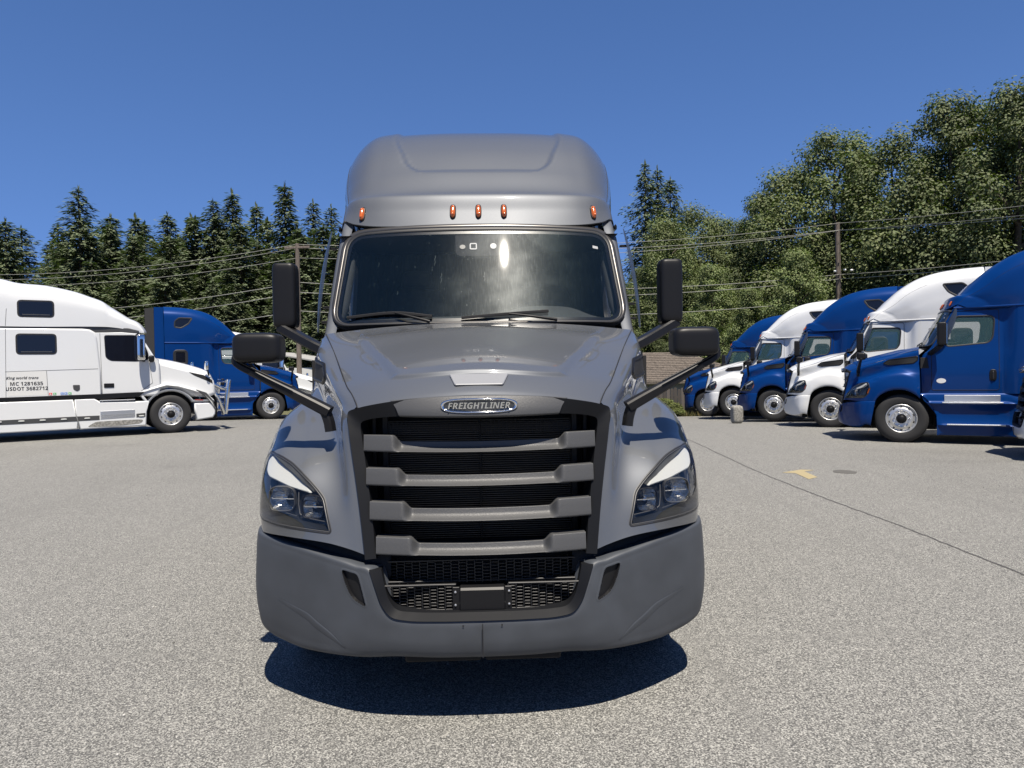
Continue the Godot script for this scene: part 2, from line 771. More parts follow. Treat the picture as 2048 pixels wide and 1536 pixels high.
	M.pole_wood.uv1_triplanar = true
	M.pole_wood.uv1_scale = Vector3(3, 0.2, 3)
	mat("grey_wood", lin(0.10, 0.086, 0.076), 0.95)
	mat("wire", lin(0.24, 0.24, 0.22), 0.6)
	mat("insulator", lin(0.8, 0.8, 0.8), 0.2)
	mat("roof_shingle", lin(0.155, 0.13, 0.108), 0.95)
	M.roof_shingle.albedo_texture = noise_tex(0.12, FastNoiseLite.TYPE_CELLULAR, 256, Color(0.65, 0.65, 0.65), Color(1, 1, 1), 17)
	M.roof_shingle.uv1_triplanar = true
	M.roof_shingle.uv1_scale = Vector3(0.6, 0.6, 0.6)
	mat("wall_grey", lin(0.28, 0.28, 0.27), 0.9)
	mat("concrete", lin(0.34, 0.33, 0.30), 0.95)
	M.concrete.albedo_texture = noise_tex(0.05, FastNoiseLite.TYPE_SIMPLEX, 256, Color(0.6, 0.6, 0.6), Color(1, 1, 1), 19)
	M.concrete.uv1_triplanar = true


# thin road grime: rain streaks, specks and a wiped arc, alpha only
func dust_texture() -> ImageTexture:
	var w := 768
	var h := 512
	var im := Image.create(w, h, false, Image.FORMAT_RGBA8)
	var f := FastNoiseLite.new()
	f.seed = 5
	f.frequency = 0.006
	var g := FastNoiseLite.new()
	g.seed = 9
	g.frequency = 0.09
	var r := RandomNumberGenerator.new()
	r.seed = 3
	for y in h:
		for x in w:
			var mid := exp(-pow((x - w * (0.65 - 0.05 * y / h)) / (w * 0.19), 2.0))
			var a := (0.004 + 0.10 * mid) * (0.7 + 0.9 * maxf(0.0, f.get_noise_2d(x, y * 0.6) + 0.2))
			a += (0.004 + 0.07 * mid) * maxf(0.0, g.get_noise_2d(x * 3.0, y * 0.12))
			a += (0.004 + 0.02 * mid) * r.randf() * r.randf()
			im.set_pixel(x, y, Color(1, 1, 1, a))
	for k in 200:
		var x := int(r.randf() * w)
		var y := int(r.randf() * h)
		var s := 1 + int(r.randf() * 1.6)
		var al := r.randf_range(0.08, 0.35)
		im.fill_rect(Rect2i(x, y, s, s + int(r.randf() * 2.0)), Color(1, 1, 1, al))
	for k in 9:
		var x := int(r.randf() * w)
		var y := int(r.randf() * h * 0.8)
		var l := int(r.randf_range(10, 70))
		for i in l:
			if r.randf() < 0.75:
				im.fill_rect(Rect2i(x + int(2.0 * sin(i * 0.2)), mini(y + i, h - 1), 1, 1), Color(1, 1, 1, 0.22))
	return ImageTexture.create_from_image(im)


# ------------------------------------------------------------------ the tractor (front at z = 0, facing +z)
const IN := Vector3(0, 1.1, -2.2)     # a point inside the cab, surfaces face away from it


func V3(x: float, y: float, z: float) -> Vector3:
	return Vector3(x, y, z)


func glass_z(x: float, y: float) -> float:
	return -1.62 - (y - 2.02) * 0.541 - 0.08 * x * x - 0.09 * x * x * x * x


# windscreen outline: rounded, half width wider at the base; grow moves it outward
func screen_outline(grow: float, lift: float, rad := 0.13) -> PackedVector3Array:
	var yb := 2.016 - grow * (.35 if grow > 0.0 else 1.0)
	var yt := 2.715 + grow
	var p := PackedVector2Array([Vector2(-1.025 - grow, yb), Vector2(1.025 + grow, yb), Vector2(0.965 + grow, yt), Vector2(-0.965 - grow, yt)])
	var q := dense(smooth_poly(p, rad + grow, 9), 0.05)
	# same number of points for every ring: resample by arc length from the bottom centre
	var out := PackedVector3Array()
	var m := q.size()
	var len := PackedFloat32Array([0.0])
	for i in m:
		len.append(len[i] + q[i].distance_to(q[(i + 1) % m]))
	var steps := 160
	var total := len[m]
	for s in steps + 1:
		var d := total * float(s % steps) / steps
		var k := 0
		while k < m - 1 and len[k + 1] < d:
			k += 1
		var t := (d - len[k]) / maxf(len[k + 1] - len[k], 1e-6)
		var e := q[k].lerp(q[(k + 1) % m], t)
		var sag := -0.02 * clampf((e.y - 2.6) / 0.15, 0.0, 1.0) * e.x * e.x
		out.append(Vector3(e.x, e.y + sag, glass_z(e.x, e.y)) + Vector3(0.17 * e.x, 0.46, 0.86) * lift)
	return out


func ring_between(loops: Array, g: Geo) -> void:
	g.grid(loops, Vector3(0, 2.35, -6.0), true)


func fender_net() -> Sheet:
	var c := [
		[V3(.556, .815, -.12), V3(.615, .838, -.125), V3(.72, .868, -.14), V3(.95, .878, -.265), V3(1.09, .868, -.40), V3(1.165, .857, -.52), V3(1.20, .86, -.66), V3(1.205, .86, -.755), V3(1.10, .86, -.76)],
		[V3(.580, 1.0, -.15), V3(.625, 1.0, -.155), V3(.70, 1.0, -.185), V3(.95, 1.0, -.27), V3(1.10, 1.0, -.40), V3(1.175, 1.0, -.53), V3(1.205, 1.0, -.69), V3(1.212, .93, -.79), V3(1.10, .93, -.795)],
		[V3(.607, 1.18, -.19), V3(.645, 1.175, -.20), V3(.70, 1.15, -.285), V3(.92, 1.15, -.33), V3(1.075, 1.16, -.435), V3(1.165, 1.15, -.56), V3(1.203, 1.14, -.73), V3(1.215, 1.0, -.85), V3(1.10, 1.0, -.855)],
		[V3(.64, 1.37, -.24), V3(.675, 1.36, -.265), V3(.745, 1.29, -.43), V3(.91, 1.265, -.46), V3(1.055, 1.27, -.53), V3(1.15, 1.25, -.63), V3(1.200, 1.22, -.78), V3(1.218, 1.06, -.95), V3(1.10, 1.06, -.95)],
		[V3(.655, 1.475, -.275), V3(.695, 1.455, -.33), V3(.785, 1.355, -.57), V3(.94, 1.335, -.62), V3(1.065, 1.335, -.67), V3(1.15, 1.31, -.74), V3(1.202, 1.27, -.85), V3(1.220, 1.10, -1.06), V3(1.10, 1.10, -1.06)],
		[V3(.612, 1.520, -.285), V3(.705, 1.515, -.40), V3(.835, 1.40, -.70), V3(.97, 1.39, -.755), V3(1.08, 1.39, -.79), V3(1.16, 1.365, -.85), V3(1.207, 1.31, -.95), V3(1.222, 1.115, -1.2), V3(1.10, 1.115, -1.2)],
		[V3(.70, 1.61, -.52), V3(.785, 1.60, -.60), V3(.90, 1.47, -.88), V3(1.01, 1.45, -.93), V3(1.10, 1.445, -.97), V3(1.17, 1.42, -1.02), V3(1.21, 1.35, -1.12), V3(1.222, 1.10, -1.33), V3(1.10, 1.10, -1.33)],
		[V3(.815, 1.72, -.90), V3(.90, 1.71, -.95), V3(.985, 1.58, -1.12), V3(1.06, 1.52, -1.16), V3(1.125, 1.49, -1.2), V3(1.175, 1.45, -1.25), V3(1.21, 1.36, -1.33), V3(1.218, 1.04, -1.46), V3(1.10, 1.04, -1.46)],
		[V3(.915, 1.835, -1.2), V3(1.0, 1.815, -1.22), V3(1.055, 1.67, -1.33), V3(1.085, 1.56, -1.37), V3(1.13, 1.49, -1.4), V3(1.17, 1.43, -1.43), V3(1.20, 1.34, -1.47), V3(1.212, .99, -1.53), V3(1.10, .99, -1.53)],
		[V3(1.03, 1.938, -1.57), V3(1.075, 1.89, -1.575), V3(1.09, 1.74, -1.58), V3(1.11, 1.60, -1.58), V3(1.14, 1.48, -1.585), V3(1.165, 1.40, -1.585), V3(1.18, 1.28, -1.59), V3(1.19, .93, -1.59), V3(1.10, .93, -1.59)],
	]
	return net(c, 216, 216)


func bumper_net() -> Sheet:
	# top and bottom edge of the right half, centre to wheel arch
	var top := PackedVector3Array([V3(0, .529, 0), V3(.2, .530, -.003), V3(.35, .535, -.012), V3(.425, .552, -.02), V3(.467, .60, -.03), V3(.50, .68, -.045), V3(.532, .758, -.07), V3(.60, .772, -.095), V3(.66, .787, -.12), V3(.72, .798, -.15), V3(.88, .825, -.24), V3(1.06, .845, -.38), V3(1.165, .853, -.50), V3(1.205, .858, -.62), V3(1.212, .865, -.76)])
	var bot := PackedVector3Array([V3(0, .338, -.03), V3(.22, .339, -.035), V3(.42, .341, -.06), V3(.52, .330, -.085), V3(.60, .322, -.11), V3(.68, .314, -.145), V3(.75, .306, -.185), V3(.81, .30, -.225), V3(.87, .296, -.265), V3(.93, .294, -.31), V3(1.0, .298, -.365), V3(1.09, .312, -.43), V3(1.155, .335, -.49), V3(1.19, .37, -.57), V3(1.20, .35, -.67)])
	var ctrl := []
	var out_dir := PackedVector3Array()
	for i in top.size():
		var d := top[mini(i + 1, top.size() - 1)] - top[maxi(i - 1, 0)] + bot[mini(i + 1, top.size() - 1)] - bot[maxi(i - 1, 0)]
		d.y = 0
		out_dir.append(Vector3(-d.z, 0, d.x).normalized())
	var outer := [-0.10, 0.0, 0.010, 0.020, 0.026, 0.020, 0.006, -0.05]
	var ts := [0.0, 0.0, 0.06, 0.30, 0.60, 0.84, 0.955, 1.0]
	for r in ts.size():
		var row := []
		for i in top.size():
			var wave := 1.0
			var corner := clampf((i - 9) / 4.0, 0.0, 1.0)
			var o: float = outer[r] * wave
			if r == 0:
				o = -0.11
			if r >= 5:
				o -= 0.010 * corner * (r - 4) / 3.0
			var t: float = ts[r]
			var p := top[i].lerp(bot[i], t) + out_dir[i] * o
			if r == 0:
				p.y -= 0.004
			row.append(p)
		ctrl.append(row)
	return net(ctrl, 280, 112)


func hood_rows() -> Array:
	var ce := spline(PackedVector3Array([V3(0, 1.572, -.118), V3(0, 1.592, -.140), V3(0, 1.645, -.225), V3(0, 1.69, -.33), V3(0, 1.79, -.65), V3(0, 1.88, -1.0), V3(0, 1.955, -1.3), V3(0, 2.012, -1.60)]), 150)
	var se := spline(PackedVector3Array([V3(.605, 1.512, -.265), V3(.612, 1.524, -.29), V3(.655, 1.572, -.41), V3(.70, 1.61, -.52), V3(.770, 1.678, -.75), V3(.84, 1.752, -.98), V3(.93, 1.85, -1.25), V3(1.035, 1.945, -1.58)]), 150)
	var out := []
	for i in ce.size():
		var row := PackedVector3Array()
		var n := 96
		for j in n + 1:
			var s := -1.0 + 2.0 * j / n
			var p := ce[i].lerp(se[i], s * s)
			p.x = se[i].x * s
			# power dome with a crisp front step
			var w := 0.0
			var hw := 0.0
			if p.z > -0.75:
				hw = lerpf(0.465, 0.575, clampf((-0.42 - p.z) / 0.33, 0.0, 1.0))
			else:
				hw = lerpf(0.575, 0.80, clampf((-0.75 - p.z) / 0.6, 0.0, 1.0))
			var fz := -0.285 - 0.10 * pow(absf(p.x) / 0.45, 3.0)
			w = smoothstep(0.0, 0.05, hw - absf(p.x)) * smoothstep(0.0, 0.014, fz - p.z)
			var fade := 1.0 - smoothstep(1.15, 1.5, -p.z)
			p.y += 0.017 * w * fade
			row.append(p)
		out.append(row)
	return out


func roof_net() -> Sheet:
	var c := [
		[V3(0, 2.750, -2.02), V3(.4, 2.753, -2.03), V3(.775, 2.765, -2.09), V3(.93, 2.795, -2.16), V3(1.03, 2.84, -2.27), V3(1.065, 2.80, -2.36), V3(1.072, 2.765, -2.42)],
		[V3(0, 2.87, -2.075), V3(.4, 2.872, -2.085), V3(.775, 2.88, -2.14), V3(.93, 2.885, -2.21), V3(1.035, 2.895, -2.33), V3(1.07, 2.83, -2.46), V3(1.08, 2.765, -2.54)],
		[V3(0, 3.005, -2.135), V3(.4, 3.005, -2.145), V3(.775, 3.003, -2.20), V3(.935, 2.995, -2.27), V3(1.035, 2.975, -2.41), V3(1.075, 2.87, -2.60), V3(1.09, 2.765, -2.70)],
		[V3(0, 3.03, -2.19), V3(.4, 3.03, -2.20), V3(.775, 3.028, -2.25), V3(.93, 3.022, -2.32), V3(1.03, 3.005, -2.47), V3(1.08, 2.90, -2.70), V3(1.10, 2.765, -2.82)],
		[V3(0, 3.05, -2.27), V3(.4, 3.05, -2.28), V3(.774, 3.047, -2.33), V3(.925, 3.045, -2.40), V3(1.042, 3.04, -2.54), V3(1.098, 2.93, -2.77), V3(1.115, 2.765, -2.90)],
		[V3(0, 3.27, -2.49), V3(.4, 3.27, -2.50), V3(.77, 3.26, -2.55), V3(.945, 3.24, -2.61), V3(1.085, 3.17, -2.75), V3(1.14, 2.98, -2.95), V3(1.145, 2.765, -3.05)],
		[V3(0, 3.56, -2.80), V3(.4, 3.555, -2.81), V3(.765, 3.54, -2.84), V3(.945, 3.51, -2.89), V3(1.125, 3.39, -3.02), V3(1.19, 3.08, -3.2), V3(1.19, 2.765, -3.3)],
		[V3(0, 3.815, -3.2), V3(.4, 3.81, -3.2), V3(.76, 3.79, -3.22), V3(.955, 3.755, -3.26), V3(1.15, 3.575, -3.36), V3(1.212, 3.2, -3.5), V3(1.213, 2.765, -3.6)],
		[V3(0, 3.96, -3.65), V3(.4, 3.955, -3.65), V3(.76, 3.935, -3.66), V3(.955, 3.895, -3.68), V3(1.155, 3.71, -3.75), V3(1.216, 3.3, -3.9), V3(1.218, 2.765, -3.95)],
		[V3(0, 4.03, -4.2), V3(.4, 4.025, -4.2), V3(.76, 4.005, -4.2), V3(.955, 3.955, -4.2), V3(1.16, 3.77, -4.22), V3(1.212, 3.35, -4.25), V3(1.22, 2.765, -4.27)],
		[V3(0, 4.05, -4.68), V3(.4, 4.045, -4.68), V3(.76, 4.025, -4.68), V3(.955, 3.975, -4.68), V3(1.16, 3.79, -4.68), V3(1.212, 3.37, -4.68), V3(1.22, 2.765, -4.68)],
	]
	var full := []
	for r in c:
		var row := []
		for i in range(r.size() - 1, 0, -1):
			row.append(Vector3(-r[i].x, r[i].y, r[i].z))
		row.append_array(r)
		full.append(row)
	var sh := net(full, 168, 130)
	# recessed centre panel of the fairing
	for i in sh.nr:
		var y: float = sh.rows[i][84].y
		for j in sh.nc:
			var p: Vector3 = sh.rows[i][j]
			if p.z < -4.2 or y < 3.2:
				continue
			var hw := 0.615 + 0.12 * smoothstep(3.36, 3.78, y)
			var e := clampf((3.44 - p.y) / 0.155, 0.0, 1.0)
			hw -= 0.21 * (1.0 - sqrt(maxf(0.0, 1.0 - e * e)))
			var k := smoothstep(0.0, 0.05, hw - absf(p.x)) * smoothstep(0.0, 0.035, p.y - 3.28) * (1.0 - smoothstep(3.7, 4.1, -p.z))
			if k > 0.0:
				sh.rows[i][j] = p - Vector3(0, 0.6, 0.8) * 0.028 * k
	return sh


func cab_net() -> Sheet:
	var ys := [1.03, 1.25, 1.5, 1.8, 1.97, 2.35, 2.66, 2.76, 2.86]
	var xs := [1.125, 1.132, 1.132, 1.112, 1.094, 1.070, 1.048, 1.040, 1.030]
	var zf := [-1.60, -1.60, -1.60, -1.64, -1.79, -1.98, -2.14, -2.20, -2.29]
	var c := []
	for r in ys.size():
		var x: float = xs[r]
		var y: float = ys[r]
		var back := 1.212
		c.append([V3(x - .085, y, zf[r] + .005), V3(x - .012, y, zf[r] - .012), V3(x, y, zf[r] - .06), V3(x + .005, y, lerpf(zf[r], -2.9, .35)), V3(x + .005, y, lerpf(zf[r], -2.9, .7)), V3(x + .003, y, -2.93), V3(x + .004, y, -3.03), V3(x + .03, y, -3.10), V3(lerpf(x, back, .75), y, -3.22), V3(back, y, -3.45), V3(1.218, y, -4.0), V3(1.22, y, -4.68)])
	return net(c, 231, 126)


func wheel(parent: Node3D, at: Vector3, side: float, dual := false) -> void:
	var w := Node3D.new()
	w.name = numbered("wheel", parent)
	parent.add_child(w, true)
	w.position = at
	# axis of the lathe along +x (outwards for side = 1)
	var xf := Transform3D(Basis(Vector3(0, 1, 0), Vector3(side, 0, 0), Vector3(0, 0, 1) * side), Vector3.ZERO)
	var t := Geo.new()
	var tw := 0.135 if not dual else 0.29
	t.lathe([
		[Vector2(.292, .115), Vector2(.305, .128), Vector2(.34, .137), Vector2(.40, .142), Vector2(.445, .135), Vector2(.472, .120)],
		[Vector2(.472, .120), Vector2(.490, .110), Vector2(.502, .095)],
		[Vector2(.502, .095), Vector2(.506, .05), Vector2(.507, .0), Vector2(.506, -.05), Vector2(.502, -.095)],
		[Vector2(.502, -.095), Vector2(.472, -tw + .01), Vector2(.40, -tw), Vector2(.30, -tw + .02)],
	], xf, 44)
	for i in 4:
		var y := -0.066 + 0.044 * i
		t.lathe([[Vector2(.509, y - .014), Vector2(.512, y), Vector2(.509, y + .014)]], xf, 44)
	part(w, "tyre", t, M.rubber)
	var r := Geo.new()
	if not dual:
		r.lathe([
			[Vector2(.300, .118), Vector2(.296, .130), Vector2(.284, .130), Vector2(.276, .118), Vector2(.270, .085)],
			[Vector2(.270, .085), Vector2(.262, .088), Vector2(.235, .112), Vector2(.200, .126), Vector2(.178, .128)],
			[Vector2(.178, .128), Vector2(.165, .116), Vector2(.105, .116)],
			[Vector2(.105, .116), Vector2(.100, .150)],
		], xf, 40)
	else:
		r.lathe([[Vector2(.30, .118), Vector2(.285, .125), Vector2(.275, .09), Vector2(.27, -.02)], [Vector2(.27, -.02), Vector2(.18, -.04), Vector2(.12, .0), Vector2(.10, .10), Vector2(.0, .11)]], xf, 32)
	part(w, "rim", r, M.alloy)
	if dual:
		return
	var h := Geo.new()
	h.lathe([[Vector2(.100, .125), Vector2(.098, .165)], [Vector2(.098, .165), Vector2(.072, .172), Vector2(.066, .168)], [Vector2(.066, .168), Vector2(.060, .20), Vector2(.0, .205)]], xf, 28)
	part(w, "hub", h, M.black_plastic)
	var holes := Geo.new()
	var nuts := Geo.new()
	for i in 10:
		var a := TAU * i / 10.0
		var d := xf.basis * Vector3(cos(a), 0, sin(a))
		var ax := xf.basis * Vector3(0, 1, 0)
		holes.lathe([[Vector2(.024, -.015), Vector2(.024, .004)], [Vector2(.024, .004), Vector2(.0, .003)]], Transform3D(xf.basis, d * .228 + ax * .112), 14)
		var a2 := a + 0.31
		var d2 := xf.basis * Vector3(cos(a2), 0, sin(a2))
		nuts.lathe([[Vector2(.017, 0), Vector2(.016, .03)], [Vector2(.016, .03), Vector2(.006, .042), Vector2(.0, .043)]], Transform3D(xf.basis, d2 * .142 + ax * .114), 8)
	part(w, "hand_holes", holes, M.black_matte)
	part(w, "lug_nuts", nuts, M.chrome)


func headlight(root: Node3D, fen: Sheet, uv: PackedVector2Array, mirror: bool) -> void:
	var h := Node3D.new()
	h.name = numbered("headlight", root)
	root.add_child(h, true)
	var away := Vector3(0.4, 1.0, -2.5)
	var fix := func(g: Geo) -> Geo: return g.mirrored() if mirror else g
	# bezel and inner walls
	var g := Geo.new()
	rim(fen, uv, away, [Vector2(-.006, .001), Vector2(-.003, .002), Vector2(.001, .002), Vector2(.005, .0), Vector2(.007, -.008)], g)
	part(h, "bezel", fix.call(g), M.gasket)
	g = Geo.new()
	rim(fen, uv, away, [Vector2(.004, .001), Vector2(.006, .0025), Vector2(.009, .002), Vector2(.010, -.006)], g)
	part(h, "trim", fix.call(g), M.seal_grey)
	g = Geo.new()
	rim(fen, uv, away, [Vector2(.012, -.001), Vector2(.030, -.05), Vector2(.034, -.09)], g)
	part(h, "wall", fix.call(g), M.lamp_housing)
	var off := Vector3(-.03, -.005, -.085)
	var f := func(q: Vector2) -> Vector3: return fen.at(fen.find(q, 0, 1, -.8)) + off
	var outline := PackedVector2Array()
	for q in uv:
		var p := fen.at(q)
		outline.append(Vector2(p.x, p.y))
	g = Geo.new()
	var back := fen.moved(-.085, away)
	g.grid(back, away, false, fen.inside(uv))
	part(h, "housing", fix.call(g), M.lamp_housing)
	# white running lamp
	g = Geo.new()
	var drl := smooth_poly(PackedVector2Array([Vector2(.845, 1.085), Vector2(.90, 1.140), Vector2(.97, 1.188), Vector2(1.04, 1.222), Vector2(1.122, 1.248), Vector2(1.142, 1.222), Vector2(1.140, 1.175), Vector2(1.118, 1.146), Vector2(.98, 1.106)]), .014, 3)
	var lift := func(d: float) -> Callable: return func(q: Vector2) -> Vector3: return fen.at(fen.find(q, 0, 1, -.8)) + Vector3(-.36, 0, -.93) * d
	var flat := func(a: Vector2, b: Vector2, c: Vector2, d: float) -> Callable:
		var pa: Vector3 = (lift.call(d) as Callable).call(a)
		var pb: Vector3 = (lift.call(d) as Callable).call(b)
		var pc: Vector3 = (lift.call(d) as Callable).call(c)
		var nn := (pb - pa).cross(pc - pa)
		return func(q: Vector2) -> Vector3: return V3(q.x, q.y, pa.z - (nn.x * (q.x - pa.x) + nn.y * (q.y - pa.y)) / nn.z)
	g.plate(drl, flat.call(Vector2(.87, 1.10), Vector2(1.10, 1.23), Vector2(1.10, 1.15), .03), Vector3(-.02, 0, -.05), .006)
	part(h, "running_lamp", fix.call(g), M.lamp_white)
	# two reflector lamps
	var lamps := [[Vector2(1.030, 1.048), .066, .052], [Vector2(.852, 1.022), .054, .048]]
	for L in lamps:
		var c := fen.at(fen.find(L[0], 0, 1, -.8)) + Vector3(-.36, 0, -.93) * .045
		var ax := Vector3(.22, .02, .97).normalized()
		var sx := Vector3(.97, 0, -.22).normalized()
		var sy := ax.cross(sx).normalized()
		var bowl := Geo.new()
		var rows := []
		var rx: float = L[1]
		var ry: float = L[2] * 1.12
		for k in 9:
			var t := 1.0 - k / 8.0
			var row := PackedVector3Array()
			for j in 61:
				var a := TAU * j / 60
				var e := 0.55
				var cx := signf(cos(a)) * pow(absf(cos(a)), e) * rx * t
				var cy := signf(sin(a)) * pow(absf(sin(a)), e) * ry * t
				var flute := 0.0022 * sin(cx / rx * 42.0) * (1.0 if k > 0 else 0.0)
				row.append(c + sx * cx + sy * cy - ax * (.055 * (1.0 - t * t) + flute))
			rows.append(row)
		bowl.grid(rows, c - ax, true)
		part(h, "reflector", fix.call(bowl), M.reflector)
		var ring := Geo.new()
		var loops := []
		for st in [[1.0, .0], [1.02, .012], [1.10, .012], [1.13, -.02]]:
			var row := PackedVector3Array()
			for j in 49:
				var a := TAU * j / 48
				var e := 0.55
				row.append(c + sx * signf(cos(a)) * pow(absf(cos(a)), e) * rx * st[0] + sy * signf(sin(a)) * pow(absf(sin(a)), e) * ry * st[0] + ax * st[1])
			loops.append(row)
		ring.grid(loops, c - ax * .5, true)
		part(h, "lamp_ring", fix.call(ring), M.black_plastic if rx < .06 else M.seal_grey)
		var bar_ := Geo.new()
		bar_.bar(PackedVector3Array([c - sx * rx * .95 - ax * .004, c + sx * rx * .95 - ax * .004]), PackedVector2Array([Vector2(.004, .006), Vector2(.004, .006)]), ax)
		bar_.blob(c - ax * .03, Vector3(.014, .014, .02), 1, 1, 8)
		part(h, "bulb_shield", fix.call(bar_), M.chrome)
	# grey inner trims
	g = Geo.new()
	for tr in [[Vector2(.765, .952), Vector2(.90, .968), Vector2(.925, .985), Vector2(.935, 1.03), Vector2(.94, 1.085)], [Vector2(.94, .972), Vector2(1.10, .985), Vector2(1.125, 1.0), Vector2(1.135, 1.13)]]:
		var path := PackedVector3Array()
		for q in tr:
			path.append((lift.call(.05) as Callable).call(q))
		g.tube(path, .003, 6)
	part(h, "inner_trim", fix.call(g), M.seal_grey)
	# amber side marker on the wrap-round end
	g = Geo.new()
	g.grid(fen.moved(-.004, away), away, false, fen.inside(PackedVector2Array([Vector2(147, 28), Vector2(154, 30), Vector2(160, 63), Vector2(153, 69)])))
	part(h, "side_marker", fix.call(g), M.amber)
	# clear cover
	g = Geo.new()
	g.grid(fen.moved(.0015, away), away, false, fen.inside(uv))
	part(h, "lens", fix.call(g), M.lens_glass)


func make_cascadia() -> Node3D:
	var root := thing("tractor_truck", "silver sleeper tractor facing the camera in the middle of the lot", "truck")
	# ---------------- hood
	var hr := hood_rows()
	var g := Geo.new()
	g.grid(hr, IN)
	part(root, "hood", g, M.silver_paint)
	g = Geo.new()
	var lip: PackedVector3Array = hr[0]
	var l2 := PackedVector3Array()
	var l3 := PackedVector3Array()
	for p in lip:
		l2.append(p + V3(0, -.014, -.006))
		l3.append(p + V3(0, -.016, -.07))
	g.grid([lip, l2, l3], IN)
	part(root, "hood_lip", g, M.silver_paint)
	g = Geo.new()
	var seam := PackedVector3Array()
	for r in hr:
		seam.append(r[r.size() - 1] + V3(.001, .0008, 0))
	g.tube(seam, .0032, 6)
	pair(root, "hood_seam", g, M.black_matte)
	# name plate on the hood front
	g = Geo.new()
	var hs := Sheet.new(hr)
	var tr := PackedVector2Array([Vector2(-.148, 1.664), Vector2(.148, 1.664), Vector2(.118, 1.612), Vector2(-.118, 1.612)])
	g.plate(smooth_poly(tr, .006, 2), func(q: Vector2) -> Vector3: return hs.at(hs.find(q, 0, 1)) + V3(0, .010, .008), V3(0, -.012, -.016), .003)
	part(root, "hood_plate", g, M.plate_metal)
	# ---------------- fender panels with the lamp opening
	var fen := fender_net()
	var hl := smooth_poly(PackedVector2Array([Vector2(.723, .914), Vector2(.772, 1.067), Vector2(.812, 1.108), Vector2(.856, 1.146), Vector2(.915, 1.189), Vector2(.977, 1.226), Vector2(1.045, 1.251), Vector2(1.135, 1.268), Vector2(1.172, 1.225), Vector2(1.196, 1.14), Vector2(1.198, 1.02), Vector2(1.184, .945), Vector2(1.155, .932), Vector2(.95, .925)]), .02, 3)
	var uv := fen.trace(dense(hl, .03), 0, 1, -.75)
	fen.cut(uv)
	g = Geo.new()
	g.grid(fen.rows, IN, false, fen.keep)
	pair(root, "fender", g, M.silver_paint)
	for k in 2:
		headlight(root, fen, uv, k == 1)
	# inner wheel arch
	g = Geo.new()
	var arch := []
	for x in [1.10, .62]:
		var row := PackedVector3Array()
		for i in 25:
			var a := PI * (-0.12 + 1.2 * i / 24.0)
			row.append(V3(x, .51 + .60 * sin(a), -1.25 + .60 * cos(a)))
		arch.append(row)
	g.grid(arch, V3(.9, 3, -1.25))
	g.quad(V3(.62, .25, -1.9), V3(.62, .25, -.5), V3(.62, 1.45, -.5), V3(.62, 1.45, -1.9), V3(0, 1, -1.2))
	pair(root, "wheel_arch_liner", g, M.black_matte)
	# ---------------- grille surround
	g = Geo.new()
	var outer := PackedVector3Array([V3(.553, .800, -.10), V3(.577, 1.0, -.135), V3(.604, 1.18, -.175), V3(.637, 1.37, -.225), V3(.650, 1.455, -.252), V3(.648, 1.494, -.262), V3(.605, 1.511, -.252), V3(.5, 1.533, -.215), V3(.3, 1.559, -.155), V3(0, 1.571, -.12)])
	var inner := PackedVector3Array([V3(.503, .800, -.105), V3(.525, 1.0, -.145), V3(.550, 1.18, -.185), V3(.578, 1.35, -.232), V3(.588, 1.415, -.246), V3(.584, 1.440, -.246), V3(.560, 1.452, -.238), V3(.46, 1.468, -.200), V3(.3, 1.474, -.140), V3(0, 1.471, -.105)])
	var outer_old := PackedVector3Array([V3(.553, .800, -.10), V3(.577, 1.0, -.135), V3(.604, 1.18, -.175), V3(.637, 1.37, -.225), V3(.650, 1.465, -.262), V3(.640, 1.495, -.268), V3(.600, 1.512, -.262), V3(.5, 1.535, -.215), V3(.3, 1.561, -.15), V3(.12, 1.570, -.123), V3(0, 1.571, -.12)])
	var inner_old := PackedVector3Array([V3(.503, .800, -.10), V3(.525, 1.0, -.14), V3(.550, 1.18, -.18), V3(.577, 1.37, -.235), V3(.588, 1.44, -.262), V3(.578, 1.452, -.262), V3(.545, 1.460, -.25), V3(.46, 1.475, -.215), V3(.3, 1.475, -.155), V3(.12, 1.472, -.125), V3(0, 1.471, -.12)])
	var o1 := spline(outer, 80)
	var i1 := spline(inner, 80)
	var o0 := PackedVector3Array()
	var i0 := PackedVector3Array()
	var of := PackedVector3Array()
	var inf := PackedVector3Array()
	for i in o1.size():
		of.append(o1[i] + V3(0, 0, .010))
		inf.append(i1[i] + V3(0, 0, -.002))
		o0.append(o1[i] + V3(0, 0, -.03))
		i0.append(i1[i] * V3(.97, 1, 1) + V3(0, 0, -.13))
	g.grid([o0, o1, of], V3(.2, 1.1, -1))
	g.grid([of, inf], V3(.2, 1.1, -1))
	g.grid([inf, i0], V3(1.5, 1.9, -.2))
	g.add(g.mirrored())
	part(root, "grille_surround", g, M.surround_dark)
	# visor panel above the bars
	g = Geo.new()
	var vr := []
	for r in [[1.0, .0, -.05], [1.0, .0, -.024], [.985, .04, -.012], [.93, .5, .008], [.90, .88, .022], [.885, 1.0, .012], [.885, 1.0, -.06]]:
		var row := PackedVector3Array()
		for j in 61:
			var s := -1.0 + j / 30.0
			var x: float = .432 * s * r[0]
			var yt := 1.574 - .022 * s * s - .003
			var yb := 1.466 + .004 * s * s
			row.append(V3(x, lerpf(yt, yb, r[1]), -.082 - .092 * s * s + r[2]))
		vr.append(row)
	g.grid(vr, V3(0, 1.4, -1))
	for e in [0, 60]:
		for r in range(1, 5):
			g.quad(vr[r][e], vr[r + 1][e], vr[r + 1][e] + V3(0, 0, -.06), vr[r][e] + V3(0, 0, -.06), V3(0, 1.5, -.1))
	part(root, "visor_panel", g, M.grille_grey)
	# emblem
	var em := Node3D.new()
	em.name = "emblem"
	root.add_child(em)
